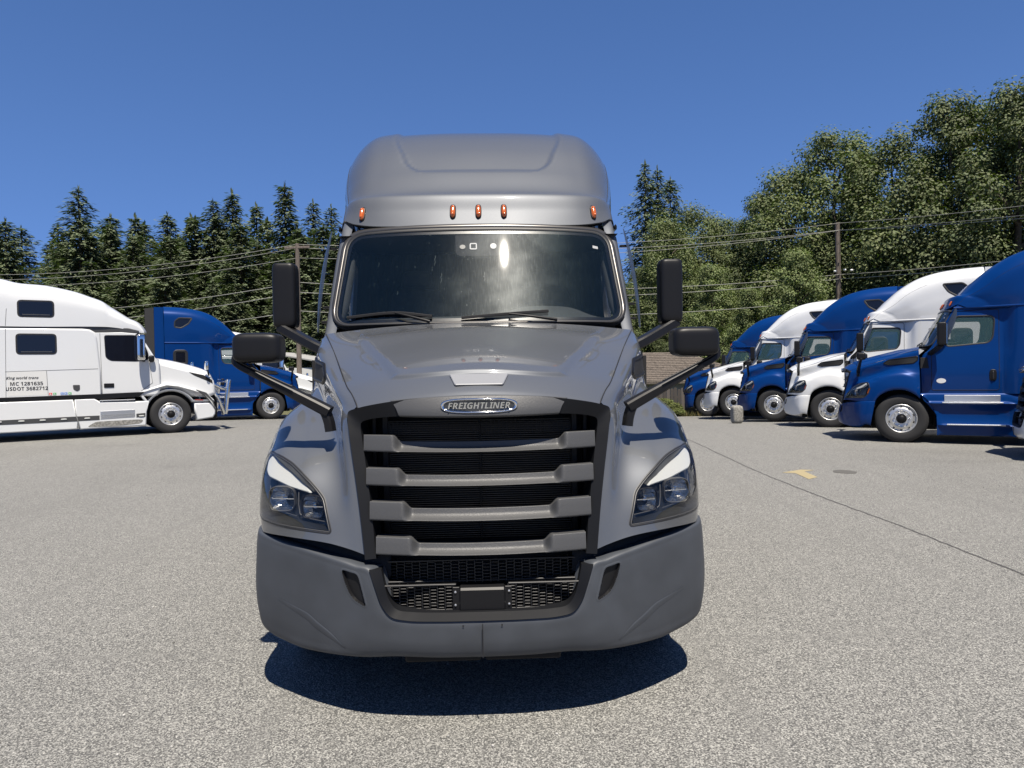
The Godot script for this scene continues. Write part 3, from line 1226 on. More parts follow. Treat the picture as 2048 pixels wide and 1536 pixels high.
	em.position = V3(0, 1.523, -.064)
	g = Geo.new()
	var loops := []
	for st in [[.0, -.012], [.002, .004], [.008, .008], [.016, .004], [.018, -.002]]:
		var row := PackedVector3Array()
		for j in 97:
			var a := TAU * j / 96
			var hw: float = .184 - st[0]
			var hh: float = .0365 - st[0] * .62
			var x := clampf(cos(a) * (hw + .02), -(hw - hh), hw - hh)
			var dx := signf(cos(a)) * pow(absf(cos(a)), .55) * hw
			var dy := signf(sin(a)) * pow(absf(sin(a)), .75) * hh
			row.append(V3(dx, dy, st[1] - .75 * dx * dx))
		loops.append(row)
	g.grid(loops, V3(0, 0, -.4), true)
	part(em, "emblem_ring", g, M.chrome)
	g = Geo.new()
	var fill := []
	for k in 5:
		var row := PackedVector3Array()
		for j in 97:
			row.append(V3(loops[4][j].x * k / 4.0, loops[4][j].y * k / 4.0, .001 - .75 * pow(loops[4][j].x * k / 4.0, 2.0)))
		fill.append(row)
	g.grid(fill, V3(0, 0, -.4), true)
	part(em, "emblem_field", g, M.emblem_blue)
	var word := "FREIGHTLINER"
	var sf := SystemFont.new()
	sf.font_names = PackedStringArray(["Droid Sans"])
	sf.font_weight = 700
	var tm := TextMesh.new()
	tm.text = word
	tm.font = sf
	tm.font_size = 48
	tm.pixel_size = .00083
	tm.depth = .006
	var lt := part(em, "lettering", tm, M.chrome)
	var wide := maxf(tm.get_aabb().size.x, .01)
	lt.transform = Transform3D(Basis(V3(.292 / wide, 0, 0), V3(.22, 1, 0), V3(0, 0, 1)), V3(0, 0, -.002))
	# ---------------- grille bars
	var bars := [[1.382, 1.300, .570, .419, .388, 1.348, -.235, -.10], [1.225, 1.141, .553, .396, .363, 1.188, -.185, -.08], [1.068, .978, .534, .370, .337, 1.030, -.15, -.06], [.904, .820, .502, .336, .302, .867, -.115, -.04]]
	for b in bars:
		g = Geo.new()
		var sec := []
		var nx := 120
		for k in 10:
			sec.append(PackedVector3Array())
		for j in nx + 1:
			var x: float = b[2] * (-1.0 + 2.0 * j / nx)
			var ax := absf(x)
			var k := smoothstep(b[4] - .004, b[3] + .006, ax)
			var yt: float = lerpf(b[5], b[0], k)
			var yb: float = b[1]
			var z: float = lerpf(b[7], b[6], pow(ax / b[2], 2.0)) + .018 * smoothstep(b[4] - .01, b[3], ax)
			var h := yt - yb
			var th := .050
			# thin run: a scoop with a lip along its lower edge; end block: a plain rounded face
			var zs := [-.052, -.052, -.050, -.047, -.040, -.012, -.001, -.004]
			var ze := [-.030, -.016, -.012, -.007, -.003, .0, -.001, -.008]
			var fy := [.96, 1.0, .95, .62, .34, .12, .03, .0]
			sec[0].append(V3(x, yt - .004, z - th - .045))
			for q in 8:
				sec[q + 1].append(V3(x, yb + h * fy[q], z + lerpf(zs[q], ze[q], k)))
			sec[9].append(V3(x, yb + .004, z - th))
		g.grid(sec, V3(0, (b[0] + b[1]) * .5, -1.2))
		for e in [0, nx]:
			for q in range(0, 9):
				g.tri(sec[q][e], sec[q + 1][e], sec[4][e] + V3(0, 0, -.05), V3(0, 1, -.2))
		part(root, "grille_bar", g, M.grille_grey)
	# ---------------- radiator behind the grille
	g = Geo.new()
	g.box(V3(0, 1.12, -.50), V3(.62, .42, .01))
	g.box(V3(.60, 1.12, -.43), V3(.01, .42, .10))
	g.box(V3(-.60, 1.12, -.43), V3(.01, .42, .10))
	g.box(V3(0, 1.49, -.42), V3(.6, .01, .10))
	part(root, "grille_well", g, M.black_matte)
	g = Geo.new()
	for s in [-1, 1]:
		g.box(V3(s * .485, 1.12, -.40), V3(.016, .36, .03), .004)
		g.box(V3(s * .545, 1.10, -.42), V3(.012, .36, .02), .004)
	g.box(V3(0, .80, -.42), V3(.5, .02, .03), .004)
	part(root, "radiator_tank", g, M.black_plastic)
	g = Geo.new()
	for i in 56:
		g.box(V3(0, .815 + i * .0112, -.405), V3(.47, .0022, .012))
	part(root, "radiator_fins", g, M.fin_metal).set_meta("kind", "stuff")
	g = Geo.new()
	g.tube(PackedVector3Array([V3(0, .8, -.375), V3(0, 1.46, -.375)]), .004, 6)
	g.box(V3(0, .96, -.38), V3(.005, .02, .005))
	g.box(V3(0, 1.21, -.38), V3(.005, .02, .005))
	part(root, "radiator_rod", g, M.black_plastic)
	g = Geo.new()
	var wz := -.33
	for i in 44:
		var x := -.46 + .92 * i / 43.0
		g.box(V3(x, 1.40, wz), V3(.0016, .028 + .012 * sin(x * 9.0), .0016))
	for i in 5:
		g.box(V3(0, 1.376 + i * .010, wz), V3(.46, .0014, .0014))
	part(root, "bug_screen", g, M.black_plastic).set_meta("kind", "stuff")
	# ---------------- bumper
	var bp := bumper_net()
	var fog := smooth_poly(PackedVector2Array([Vector2(.588, .735), Vector2(.672, .752), Vector2(.655, .69), Vector2(.63, .635), Vector2(.605, .608), Vector2(.543, .584)]), .02, 4)
	var fuv := bp.trace(dense(fog, .02), 0, 1)
	bp.cut(fuv)
	g = Geo.new()
	g.grid(bp.rows, V3(0, .55, -1.4), false, bp.keep)
	pair(root, "bumper", g, M.bumper_grey)
	g = Geo.new()
	rim(bp, fuv, V3(0, .55, -1.4), [Vector2(-.010, .0), Vector2(-.005, .0015), Vector2(.0, .0012)], g)
	pair(root, "fog_recess_rim", g, M.bumper_grey)
	g = Geo.new()
	rim(bp, fuv, V3(0, .55, -1.4), [Vector2(.0, .0012), Vector2(.002, -.006), Vector2(.004, -.022)], g)
	pair(root, "fog_recess_wall", g, M.black_plastic)
	g = Geo.new()
	g.grid(bp.moved(-.016, V3(0, .55, -1.4)), V3(0, .55, -1.4), false, bp.inside(fuv))
	pair(root, "fog_recess_panel", g, M.black_plastic)
	# pressed crease on the wing
	g = Geo.new()
	var cpts := PackedVector3Array([V3(1.035, .555, 0), V3(.93, .530, 0), V3(.86, .510, 0), V3(.80, .475, 0), V3(.74, .44, 0), V3(.70, .41, 0), V3(.655, .375, 0)])
	var cs := spline(cpts, 40)
	var rows := [PackedVector3Array(), PackedVector3Array(), PackedVector3Array()]
	for i in cs.size():
		var q := bp.find(Vector2(cs[i].x, cs[i].y), 0, 1)
		var p := bp.at(q)
		var nn := bp.normal(q, V3(0, .55, -1.4))
		var t := float(i) / (cs.size() - 1)
		var w := .034 * sin(PI * clampf(t * .9 + .1, 0, 1))
		var dn := V3(.35, -.93, 0)
		var q2 := bp.find(Vector2(cs[i].x, cs[i].y) + Vector2(dn.x, dn.y) * (w + .004), 0, 1)
		rows[0].append(p + nn * .0012)
		rows[1].append(p.lerp(bp.at(q2), .25) + nn * (.001 + .005 * sin(PI * t)))
		rows[2].append(bp.at(q2) + nn * .0006)
	g.grid(rows, V3(0, .55, -1.4))
	pair(root, "bumper_crease", g, M.bumper_grey)
	# centre joint, screw holes, lower lip
	g = Geo.new()
	g.box(V3(0, .44, .0285), V3(.0022, .078, .004))
	part(root, "bumper_joint", g, M.black_matte)
	g = Geo.new()
	for s in [-1, 1]:
		g.lathe([[Vector2(.0045, 0), Vector2(.0, .001)]], Transform3D(Basis(Vector3.RIGHT, PI / 2), V3(s * .09, .508, .0155)), 10)
	part(root, "screw_hole", g, M.black_matte)
	g = Geo.new()
	for s in [-1, 1]:
		g.box(V3(s * .19, .333, -.085), V3(.18, .022, .02), .008)
	part(root, "lower_lip", g, M.surround_dark)
	# dark trough between hood and bumper
	g = Geo.new()
	var tr0 := PackedVector3Array()
	var tr1 := PackedVector3Array()
	var tr2 := PackedVector3Array()
	for q in [V3(.44, .80, -.16), V3(.60, .80, -.18), V3(.72, .80, -.22), V3(.95, .82, -.36), V3(1.08, .83, -.50), V3(1.13, .84, -.62), V3(1.15, .85, -.76)]:
		tr0.append(q + V3(0, -.10, 0))
		tr1.append(q + V3(0, .04, 0))
		tr2.append(q + V3(-.05, .06, -.1))
	g.grid([spline(tr0, 40), spline(tr1, 40), spline(tr2, 40)], IN)
	pair(root, "bumper_trough", g, M.black_matte)
	# U shaped dark frame of the lower opening
	g = Geo.new()
	var uo := spline(PackedVector3Array([V3(0, .529, 0), V3(.2, .530, -.003), V3(.35, .535, -.012), V3(.425, .552, -.02), V3(.467, .60, -.03), V3(.50, .68, -.045), V3(.530, .758, -.07)]), 40)
	var ui := spline(PackedVector3Array([V3(0, .556, -.03), V3(.2, .557, -.033), V3(.33, .561, -.04), V3(.402, .573, -.046), V3(.438, .615, -.055), V3(.459, .675, -.068), V3(.478, .752, -.09)]), 40)
	var u0 := PackedVector3Array()
	var u1 := PackedVector3Array()
	var u3 := PackedVector3Array()
	for i in uo.size():
		u0.append(uo[i] + V3(0, 0, -.02))
		u1.append(uo[i] + V3(0, 0, .014))
		u3.append(ui[i] + V3(0, 0, -.20))
	g.grid([u0, u1], V3(.2, .9, -.5))
	g.grid([u1, ui], V3(.2, .6, -.9))
	g.grid([ui, u3], V3(.2, .2, .2), false, PackedByteArray(), 0)
	g.quad(u1[40], ui[40], u3[40], uo[40] + V3(0, 0, -.2), V3(.4, .2, -.1))
	g.add(g.mirrored())
	part(root, "opening_frame", g, M.surround_dark)
	# lower meshes
	part(root, "upper_mesh", hex_mesh(V3(0, .727, -.125), .452, .046, .0, 1.04), M.mesh_plastic).set_meta("kind", "stuff")
	for s in [-1, 1]:
		part(root, "lower_mesh", hex_mesh(V3(s * .296, .614, -.072), .172, .056, s * .02, 1.0, s), M.mesh_plastic).set_meta("kind", "stuff")
	g = Geo.new()
	g.box(V3(0, .605, -.095), V3(.112, .056, .04), .010)
	part(root, "radar_cover", g, M.black_plastic)
	g = Geo.new()
	for s in [-1, 1]:
		g.box(V3(s * .124, .610, -.072), V3(.016, .055, .008), .002)
	part(root, "radar_bracket", g, M.black_plastic)
	for s in [-1, 1]:
		for y in [.578, .640]:
			g = Geo.new()
			g.lathe([[Vector2(.0055, 0), Vector2(.005, .006)], [Vector2(.005, .006), Vector2(0, .008)]], Transform3D(Basis(Vector3.RIGHT, PI / 2), V3(s * .127, y + .003, -.064)), 10)
			part(root, "bolt", g, M.alloy)
	g = Geo.new()
	g.box(V3(0, .62, -.32), V3(.52, .19, .01))
	g.box(V3(0, .50, -.2), V3(.50, .008, .12))
	part(root, "opening_back", g, M.black_matte)
	g = Geo.new()
	g.box(V3(0, .42, -1.0), V3(.64, .012, .82))
	g.box(V3(0, .70, -.46), V3(.66, .30, .012))
	part(root, "under_tray", g, M.black_matte)
	# ---------------- windscreen
	g = Geo.new()
	var gr := []
	var o_ := screen_outline(-.004, .0)
	for k in 14:
		var row := PackedVector3Array()
		for p in o_:
			var q := V3(0, 2.36, 0).lerp(p, k / 13.0)
			row.append(V3(q.x, q.y, glass_z(q.x, q.y)))
		gr.append(row)
	g.grid(gr, V3(0, 2.3, -5), true)
	part(root, "windscreen", g, M.clear_glass)
	# frame rings
	g = Geo.new()
	ring_between([screen_outline(-.030, -.003), screen_outline(.0, -.003)], g)
	part(root, "screen_border", g, M.frit)
	g = Geo.new()
	ring_between([screen_outline(-.006, .001), screen_outline(-.003, .006), screen_outline(.012, .008), screen_outline(.016, .004)], g)
	part(root, "screen_seal", g, M.gasket)
	g = Geo.new()
	ring_between([screen_outline(.012, .003), screen_outline(.016, .012), screen_outline(.030, .014), screen_outline(.044, .008), screen_outline(.056, -.020), screen_outline(.064, -.10)], g)
	part(root, "screen_frame", g, M.trim_grey)
	g = Geo.new()
	ring_between([screen_outline(.050, -.012), screen_outline(.060, -.006), screen_outline(.072, -.03)], g)
	part(root, "frame_gap", g, M.black_matte)
	cab_parts(root)
	return root


func hex_mesh(ce: Vector3, hw: float, hh: float, bow: float, sc := 1.0, side := 0) -> Geo:
	var g := Geo.new()
	var px := .0365 * sc
	var py := .0150 * sc
	var nx := int(hw * 2.0 / px)
	var ny := int(hh * 2.0 / py)
	for i in nx + 1:
		for j in ny + 1:
			var o := 0.5 * py if i % 2 == 1 else 0.0
			var x := -hw + px * (i + .5)
			var y := -hh + py * j + o
			if absf(x) > hw - px * .3 or absf(y) > hh:
				continue
			# cut the lower outer corner
			var ox: float = x * (side if side != 0 else signf(x))
			if side != 0 and ox > hw - .07 and y < -hh + (ox - hw + .07) * .6:
				continue
			var c := ce + V3(x, y, -.35 * (ce.x + x) * (ce.x + x))
			# each cell: a flat ledge and two sloping webs
			g.box(c, V3(px * .34, .0022, .009), .001)
			for s in [-1, 1]:
				g.box(c + V3(s * px * .5, py * .25, 0), V3(.0019, py * .30, .008), 0, Basis(Vector3.BACK, -s * .55))
				g.box(c + V3(s * px * .5, -py * .25, -.0005), V3(.0019, py * .30, .008), 0, Basis(Vector3.BACK, s * .55))
	g.box(ce + V3(0, hh + .004, -.012), V3(hw, .004, .010), .002)
	g.box(ce + V3(0, -hh - .004, -.012), V3(hw, .004, .010), .002)
	return g


func cab_parts(root: Node3D) -> void:
	var g := Geo.new()
	# ---------------- roof cap and fairing
	var rf := roof_net()
	var tri3 := smooth_poly(PackedVector2Array([Vector2(-4.36, 3.30), Vector2(-4.35, 3.50), Vector2(-4.22, 3.62), Vector2(-3.80, 3.615), Vector2(-3.92, 3.42), Vector2(-4.15, 3.27)]), .05, 4)
	var tuv := rf.trace(dense(tri3, .04), 2, 1)
	# find() may land on either side of the roof: force the right one
	for i in tuv.size():
		if tuv[i].x < 84.0:
			tuv[i].x = 168.0 - tuv[i].x
	var tuv2 := PackedVector2Array()
	for q in tuv:
		tuv2.append(Vector2(168.0 - q.x, q.y))
	rf.cut(tuv)
	rf.cut(tuv2)
	g.grid(rf.rows, IN, false, rf.keep)
	part(root, "roof_fairing", g, M.silver_paint)
	for s in [tuv, tuv2]:
		g = Geo.new()
		rim(rf, s, IN, [Vector2(-.022, .0015), Vector2(-.010, .004), Vector2(.02, .004), Vector2(.03, -.01)], g)
		part(root, "fairing_window_frame", g, M.gasket)
		g = Geo.new()
		g.grid(rf.moved(-.004, IN), IN, false, rf.inside(s))
		part(root, "fairing_window", g, M.dark_glass)
	# panel joints of the roof cap
	g = Geo.new()
	var line := PackedVector3Array()
	var col := 84 + 28 * 2
	for i in range(0, 96):
		line.append(rf.rows[i][col] + V3(0, .0004, .0008))
	g.tube(line, .0022, 6)
	pair(root, "roof_joint", g, M.black_matte)
	# brow lip over the windscreen
	g = Geo.new()
	var a0: PackedVector3Array = rf.rows[0]
	var a1 := PackedVector3Array()
	var a2 := PackedVector3Array()
	for p in a0:
		a1.append(p + V3(0, -.006, -.004))
		a2.append(p * V3(.985, 1, 1) + V3(0, -.008, -.10))
	g.grid([a0, a1, a2], V3(0, 3.4, -2.8))
	part(root, "brow_lip", g, M.silver_paint)
	# marker lamps
	for q in [Vector2(0, 2.862), Vector2(.189, 2.862), Vector2(-.189, 2.862), Vector2(.869, 2.868), Vector2(-.869, 2.868)]:
		var m := Node3D.new()
		m.name = numbered("marker_lamp", root)
		root.add_child(m, true)
		var uvq := rf.find(q, 0, 1, -2.6)
		var p := rf.at(uvq)
		var nn := rf.normal(uvq, IN)
		var up := (Vector3.UP - nn * nn.y).normalized()
		up = up.rotated(nn, -.12 * signf(q.x) if absf(q.x) > .5 else 0.0)
		m.transform = Transform3D(Basis(up.cross(nn).normalized(), up, nn), p)
		g = Geo.new()
		g.blob(V3(0, 0, .004), V3(.0235, .062, .010), .6, .8, 12)
		part(m, "lamp_base", g, M.black_plastic)
		g = Geo.new()
		g.blob(V3(0, -.003, .010), V3(.0195, .054, .022), .75, .9, 14)
		g.blob(V3(0, -.034, .020), V3(.013, .014, .014), .9, .9, 8)
		g.blob(V3(0, .028, .020), V3(.013, .014, .014), .9, .9, 8)
		part(m, "lamp_lens", g, M.amber)
	# ---------------- cab side, door, windows
	var cs := cab_net()
	var win := smooth_poly(PackedVector2Array([Vector2(-2.235, 2.60), Vector2(-2.86, 2.585), Vector2(-2.895, 2.50), Vector2(-2.865, 2.15), Vector2(-2.79, 2.045), Vector2(-2.09, 1.985), Vector2(-2.045, 2.04), Vector2(-2.165, 2.42)]), .06, 5)
	var wuv := cs.trace(dense(win, .04), 2, 1)
	var sw := smooth_poly(PackedVector2Array([Vector2(-4.03, 2.46), Vector2(-4.36, 2.46), Vector2(-4.36, 2.06), Vector2(-4.03, 2.06)]), .07, 5)
	var suv := cs.trace(dense(sw, .04), 2, 1)
	cs.cut(wuv)
	cs.cut(suv)
	var door := smooth_poly(PackedVector2Array([Vector2(-1.80, 1.10), Vector2(-1.80, 1.86), Vector2(-2.20, 2.70), Vector2(-2.965, 2.71), Vector2(-2.965, 1.10)]), .05, 4)
	var duv := cs.trace(dense(door, .04), 2, 1)
	var in_door := cs.inside(duv)
	var dk := cs.keep.duplicate()
	var sk := cs.keep.duplicate()
	for i in dk.size():
		if in_door[i] == 0:
			dk[i] = 0
		else:
			sk[i] = 0
	g = Geo.new()
	g.grid(cs.rows, IN, false, sk)
	pair(root, "cab_side", g, M.silver_paint)
	var gd := Geo.new()
	gd.grid(cs.moved(.003, IN), IN, false, dk)
	var gs := Geo.new()
	var path := PackedVector3Array()
	for q in duv:
		path.append(cs.at(q) + cs.normal(q, IN) * .0015)
	path.append(path[0])
	gs.tube(path, .0055, 6, false)
	var gw := Geo.new()
	rim(cs, wuv, IN, [Vector2(-.013, .003), Vector2(-.006, .006), Vector2(.012, .005), Vector2(.019, -.004), Vector2(.019, -.03)], gw)
	var gg := Geo.new()
	gg.grid(cs.moved(-.006, IN), IN, false, cs.inside(wuv))
	var gh := Geo.new()
	var hq := cs.find(Vector2(-2.86, 1.40), 2, 1)
	gh.blob(cs.at(hq) + V3(.006, 0, 0), V3(.014, .115, .062), .6, .5, 12)
	var gh2 := Geo.new()
	gh2.blob(cs.at(hq) + V3(.026, -.005, 0), V3(.010, .085, .014), .5, .6, 10)
	for s in [1, -1]:
		var d := Node3D.new()
		d.name = numbered("door", root)
		root.add_child(d, true)
		var fx := func(q: Geo) -> Geo: return q if s > 0 else q.mirrored()
		part(d, "door_panel", fx.call(gd), M.silver_paint)
		part(d, "door_seam", fx.call(gs), M.black_matte)
		part(d, "window_frame", fx.call(gw), M.gasket)
		part(d, "window_glass", fx.call(gg), M.side_glass)
		part(d, "door_handle_cup", fx.call(gh), M.black_plastic)
		part(d, "door_handle", fx.call(gh2), M.gasket)
	g = Geo.new()
	rim(cs, suv, IN, [Vector2(-.07, .0), Vector2(-.06, .012), Vector2(-.045, .012), Vector2(-.03, .004), Vector2(-.018, .006), Vector2(.016, .006), Vector2(.022, -.006)], g)
	pair(root, "sleeper_window_frame", g, M.gasket)
	g = Geo.new()
	g.grid(cs.moved(-.004, IN), IN, false, cs.inside(suv))
	pair(root, "sleeper_window", g, M.dark_glass)
	# ledge between roof fairing and side
	g = Geo.new()
	var lg := []
	for st in [[.0, .030], [.010, .016], [.010, -.008], [-.03, -.022]]:
		var row := PackedVector3Array()
		for i in 60:
			var t := i / 59.0
			var z := lerpf(-2.20, -4.68, t)
			var x := 1.048 + (1.221 - 1.048) * smoothstep(2.3, 3.65, -z)
			row.append(V3(x + st[0], 2.757 + st[1], z))
		lg.append(row)
	g.grid(lg, V3(0, 2.75, -3))
	pair(root, "drip_rail", g, M.silver_paint)
	# black inlet between hood and door
	g = Geo.new()
	g.plate(PackedVector2Array([Vector2(-1.60, 1.77), Vector2(-1.72, 1.77), Vector2(-1.755, 1.55), Vector2(-1.60, 1.55)]), func(q: Vector2) -> Vector3: return V3(1.140, q.y, q.x), V3(-.02, 0, 0), .003)
	pair(root, "cowl_inlet", g, M.black_matte)
	# hood side vent
	g = Geo.new()
	var fs := fender_net()
	var vent := smooth_poly(PackedVector2Array([Vector2(-.92, 1.66), Vector2(-1.02, 1.735), Vector2(-1.55, 1.80), Vector2(-1.55, 1.72), Vector2(-1.48, 1.66), Vector2(-1.02, 1.625)]), .02, 3)
	var vv := fs.trace(dense(vent, .03), 2, 1)
	var vk := fs.inside(vv)
	g.grid(fs.moved(.006, IN), IN, false, vk)
	pair(root, "hood_vent", g, M.black_matte)
	g = Geo.new()
	rim(fs, vv, IN, [Vector2(-.012, .001), Vector2(-.004, .010), Vector2(.008, .010), Vector2(.012, .003)], g)
	pair(root, "hood_vent_trim", g, M.black_plastic)
	# ---------------- side skirt with steps
	g = Geo.new()
	var yy := [1.035, 1.0, .90, .855, .838, .83, .80, .60, .43, .395, .38, .36, .22, .18]
	var xx := [1.13, 1.165, 1.17, 1.175, 1.235, 1.235, 1.175, 1.165, 1.185, 1.235, 1.235, 1.19, 1.185, 1.15]
	var rows := []
	for r in yy.size():
		var y: float = yy[r]
		var zf := -1.60 - .29 * smoothstep(1.03, .55, y)
		var row := PackedVector3Array()
		for z in [zf, zf - .05, zf - .12, -2.2, -2.6, -3.0, -3.1, -3.3, -4.0, -4.9, -5.2]:
			var out := smoothstep(0.0, .1, zf - z)
			var x: float = lerpf(1.19, xx[r], out) if r > 0 else xx[r]
			var st := smoothstep(-3.12, -3.3, z)
			x = lerpf(x, lerpf(1.20, 1.205, st), st if r > 1 else 0.0)
			row.append(V3(x, y, z))
		rows.append(row)
	g.grid(rows, IN)
	pair(root, "side_skirt", g, M.silver_paint)
	for q in [[.848, -1.98, -3.02], [.402, -2.06, -3.06]]:
		g = Geo.new()
		g.box(V3(1.205, q[0], (q[1] + q[2]) * .5), V3(.042, .012, absf(q[2] - q[1]) * .5), .004)
		for i in 24:
			g.box(V3(1.246, q[0] + .002, lerpf(q[1], q[2], (i + .5) / 24.0)), V3(.003, .008, .008))
		pair(root, "step", g, M.tread_plate)
	g = Geo.new()
	g.box(V3(1.176, .935, -2.50), V3(.008, .065, .48), .004)
	pair(root, "kick_plate", g, M.tread_plate)
	g = Geo.new()
	var mf := []
	for x in [1.205, 1.10]:
		var row := PackedVector3Array()
		for i in 12:
			var a := PI * (1.0 - i / 11.0 * .42) + .18
			row.append(V3(x, .50 + .62 * sin(a - .30), -1.25 + .62 * cos(a - .30)))
		mf.append(row)
	g.grid(mf, V3(1.1, .5, -1.25), false, PackedByteArray(), 0)
	pair(root, "mud_flap", g, M.rubber)
	# rear of the sleeper, side extenders
	g = Geo.new()
	g.quad(V3(-1.2, .9, -4.69), V3(1.2, .9, -4.69), V3(1.2, 2.78, -4.69), V3(-1.2, 2.78, -4.69), V3(0, 2, -4))
	g.quad(V3(-1.2, 2.78, -4.69), V3(1.2, 2.78, -4.69), V3(.9, 3.95, -4.69), V3(-.9, 3.95, -4.69), V3(0, 2, -4))
	part(root, "sleeper_back", g, M.silver_paint)
	g = Geo.new()
	var ex := PackedVector2Array([Vector2(-4.69, 1.05), Vector2(-4.69, 3.98), Vector2(-4.98, 3.98), Vector2(-4.98, 1.05)])
	g.plate(ex, func(q: Vector2) -> Vector3: return V3(1.222 - maxf(0, q.y - 3.2) * .18, q.y, q.x), V3(-.02, 0, 0), .004)
	pair(root, "side_extender", g, M.silver_paint)
	g = Geo.new()
	var ex2 := PackedVector2Array([Vector2(-4.985, 1.05), Vector2(-4.985, 3.95), Vector2(-5.26, 3.93), Vector2(-5.26, 1.05)])
	g.plate(ex2, func(q: Vector2) -> Vector3: return V3(1.218 - maxf(0, q.y - 3.2) * .18, q.y, q.x), V3(-.02, 0, 0), .004)
	pair(root, "extender_flap", g, M.rubber)
	# ---------------- frame, axles, wheels
	g = Geo.new()
	for s in [-1, 1]:
		g.box(V3(s * .43, .80, -4.2), V3(.045, .13, 3.6), .01)
	g.box(V3(0, .55, -1.25), V3(.95, .06, .06), .02)
	g.box(V3(0, .52, -6.2), V3(.8, .07, .07), .02)
	g.box(V3(0, .52, -7.5), V3(.8, .07, .07), .02)
	g.box(V3(0, .95, -1.3), V3(.42, .30, .75), .03)
	part(root, "chassis", g, M.black_matte)
	for s in [-1, 1]:
		wheel(root, V3(s * 1.035, .507, -1.25), s)
		wheel(root, V3(s * 1.03, .507, -6.2), s, true)
		wheel(root, V3(s * 1.03, .507, -7.5), s, true)
	# ---------------- interior
	g = Geo.new()
	var dash := []
	for st in [[2.035, -1.70], [2.06, -1.80], [2.085, -2.02], [2.08, -2.16], [1.98, -2.24], [1.6, -2.26]]:
		var row := PackedVector3Array()
		for j in 41:
			var x := -1.04 + 2.08 * j / 40.0
			var hump := .075 * exp(-pow((x - .50) / .30, 4.0)) * smoothstep(1.78, 1.95, -st[1]) * (1.0 if st[0] > 1.9 else .2)
			row.append(V3(x, st[0] + hump - .02 * x * x, st[1] - .12 * x * x))
		dash.append(row)
	g.grid(dash, V3(0, 1.2, -1.9))
	part(root, "dashboard", g, M.interior)
	g = Geo.new()
	var wc := V3(.50, 2.10, -2.36)
	var wb := Basis(Vector3.RIGHT, -.95)
	var ring := PackedVector3Array()
	for j in 33:
		var a := TAU * j / 32
		ring.append(wc + wb * V3(cos(a) * .225, sin(a) * .225, 0))
	g.tube(ring, .016, 8, false)
	for a in [.2, 2.9, 4.7]:
		g.bar(PackedVector3Array([wc + wb * V3(0, 0, -.03), wc + wb * V3(cos(a) * .215, sin(a) * .215, 0)]), PackedVector2Array([Vector2(.05, .02), Vector2(.03, .016)]), wb * Vector3.RIGHT)
	part(root, "steering_wheel", g, M.interior)
	for s in [-1, 1]:
		g = Geo.new()
		g.blob(V3(s * .55, 1.72, -2.78), V3(.26, .09, .26), .5, .4, 14)
		g.blob(V3(s * .55, 2.06, -3.02), V3(.25, .36, .09), .5, .5, 16)
		g.blob(V3(s * .55, 2.46, -3.06), V3(.14, .10, .06), .6, .6, 12)
		part(root, "seat", g, M.interior_dark)
	g = Geo.new()
	var cur := []
	for y in [1.2, 2.75]:
		var row := PackedVector3Array()
		for j in 241:
			var x := -1.16 + 2.32 * j / 240.0
			row.append(V3(x, y, -3.22 + .028 * sin(x * 46.0) + .012 * sin(x * 17.0 + 1.0)))
		cur.append(row)
	g.grid(cur, V3(0, 2, -9), false)
	part(root, "sleeper_curtain", g, M.curtain)
	g = Geo.new()
	g.box(V3(0, 1.15, -2.5), V3(1.1, .02, .8))
	part(root, "cab_floor", g, M.interior_dark)
	g = Geo.new()
	g.quad(V3(-1.05, 2.70, -2.12), V3(1.05, 2.70, -2.12), V3(1.12, 2.74, -3.3), V3(-1.12, 2.74, -3.3), V3(0, 4, -2.6))
	part(root, "headliner", g, M.interior_dark)
	# inner pillar trims seen through the corners of the screen
	g = Geo.new()
	var pt := PackedVector3Array([V3(1.0, 2.03, -1.90), V3(.985, 2.30, -2.03), V3(.95, 2.58, -2.19)])
	g.tube(spline(pt, 12), [.012, .03, .042, .05, .052, .052, .052, .05, .048, .044, .036, .024, .008], 10, true)
	pair(root, "pillar_trim", g, M.interior)
	# camera housing and stickers behind the glass
	g = Geo.new()
	g.plate(smooth_poly(PackedVector2Array([Vector2(-.175, 2.725), Vector2(.17, 2.725), Vector2(.165, 2.53), Vector2(.14, 2.505), Vector2(-.145, 2.505), Vector2(-.17, 2.53)]), .02, 3), func(q: Vector2) -> Vector3: return V3(q.x, q.y, glass_z(q.x, q.y) - .012), V3(0, 0, -.09), .004)
	part(root, "camera_housing", g, M.interior_dark)
	var on_glass := func(q: Vector2) -> Vector3: return V3(q.x, q.y, glass_z(q.x, q.y) - .006)
	g = Geo.new()
	var circ := PackedVector2Array()
	for j in 20:
		circ.append(Vector2(.105 + .023 * cos(TAU * j / 20), 2.585 + .022 * sin(TAU * j / 20)))
	g.plate(circ, on_glass, V3(0, 0, -.002))
	part(root, "round_sticker", g, M.sticker_white)
	g = Geo.new()
	for q in [[-.062, 2.583, .004, .020], [-.018, 2.583, .004, .020], [-.04, 2.605, .022, .004], [-.04, 2.563, .022, .004]]:
		g.plate(PackedVector2Array([Vector2(q[0] - q[2], q[1] - q[3]), Vector2(q[0] + q[2], q[1] - q[3]), Vector2(q[0] + q[2], q[1] + q[3]), Vector2(q[0] - q[2], q[1] + q[3])]), on_glass, V3(0, 0, -.002))
	part(root, "square_sticker", g, M.sticker_white)
	g = Geo.new()
	circ = PackedVector2Array()
	for j in 20:
		circ.append(Vector2(-.118 + .021 * cos(TAU * j / 20), 2.580 + .017 * sin(TAU * j / 20)))
	g.plate(circ, on_glass, V3(0, 0, -.002))
	part(root, "camera_lens", g, M.seal_grey)
	g = Geo.new()
	g.plate(PackedVector2Array([Vector2(.845, 2.60), Vector2(.885, 2.592), Vector2(.885, 2.572), Vector2(.845, 2.578)]), on_glass, V3(0, 0, -.002))
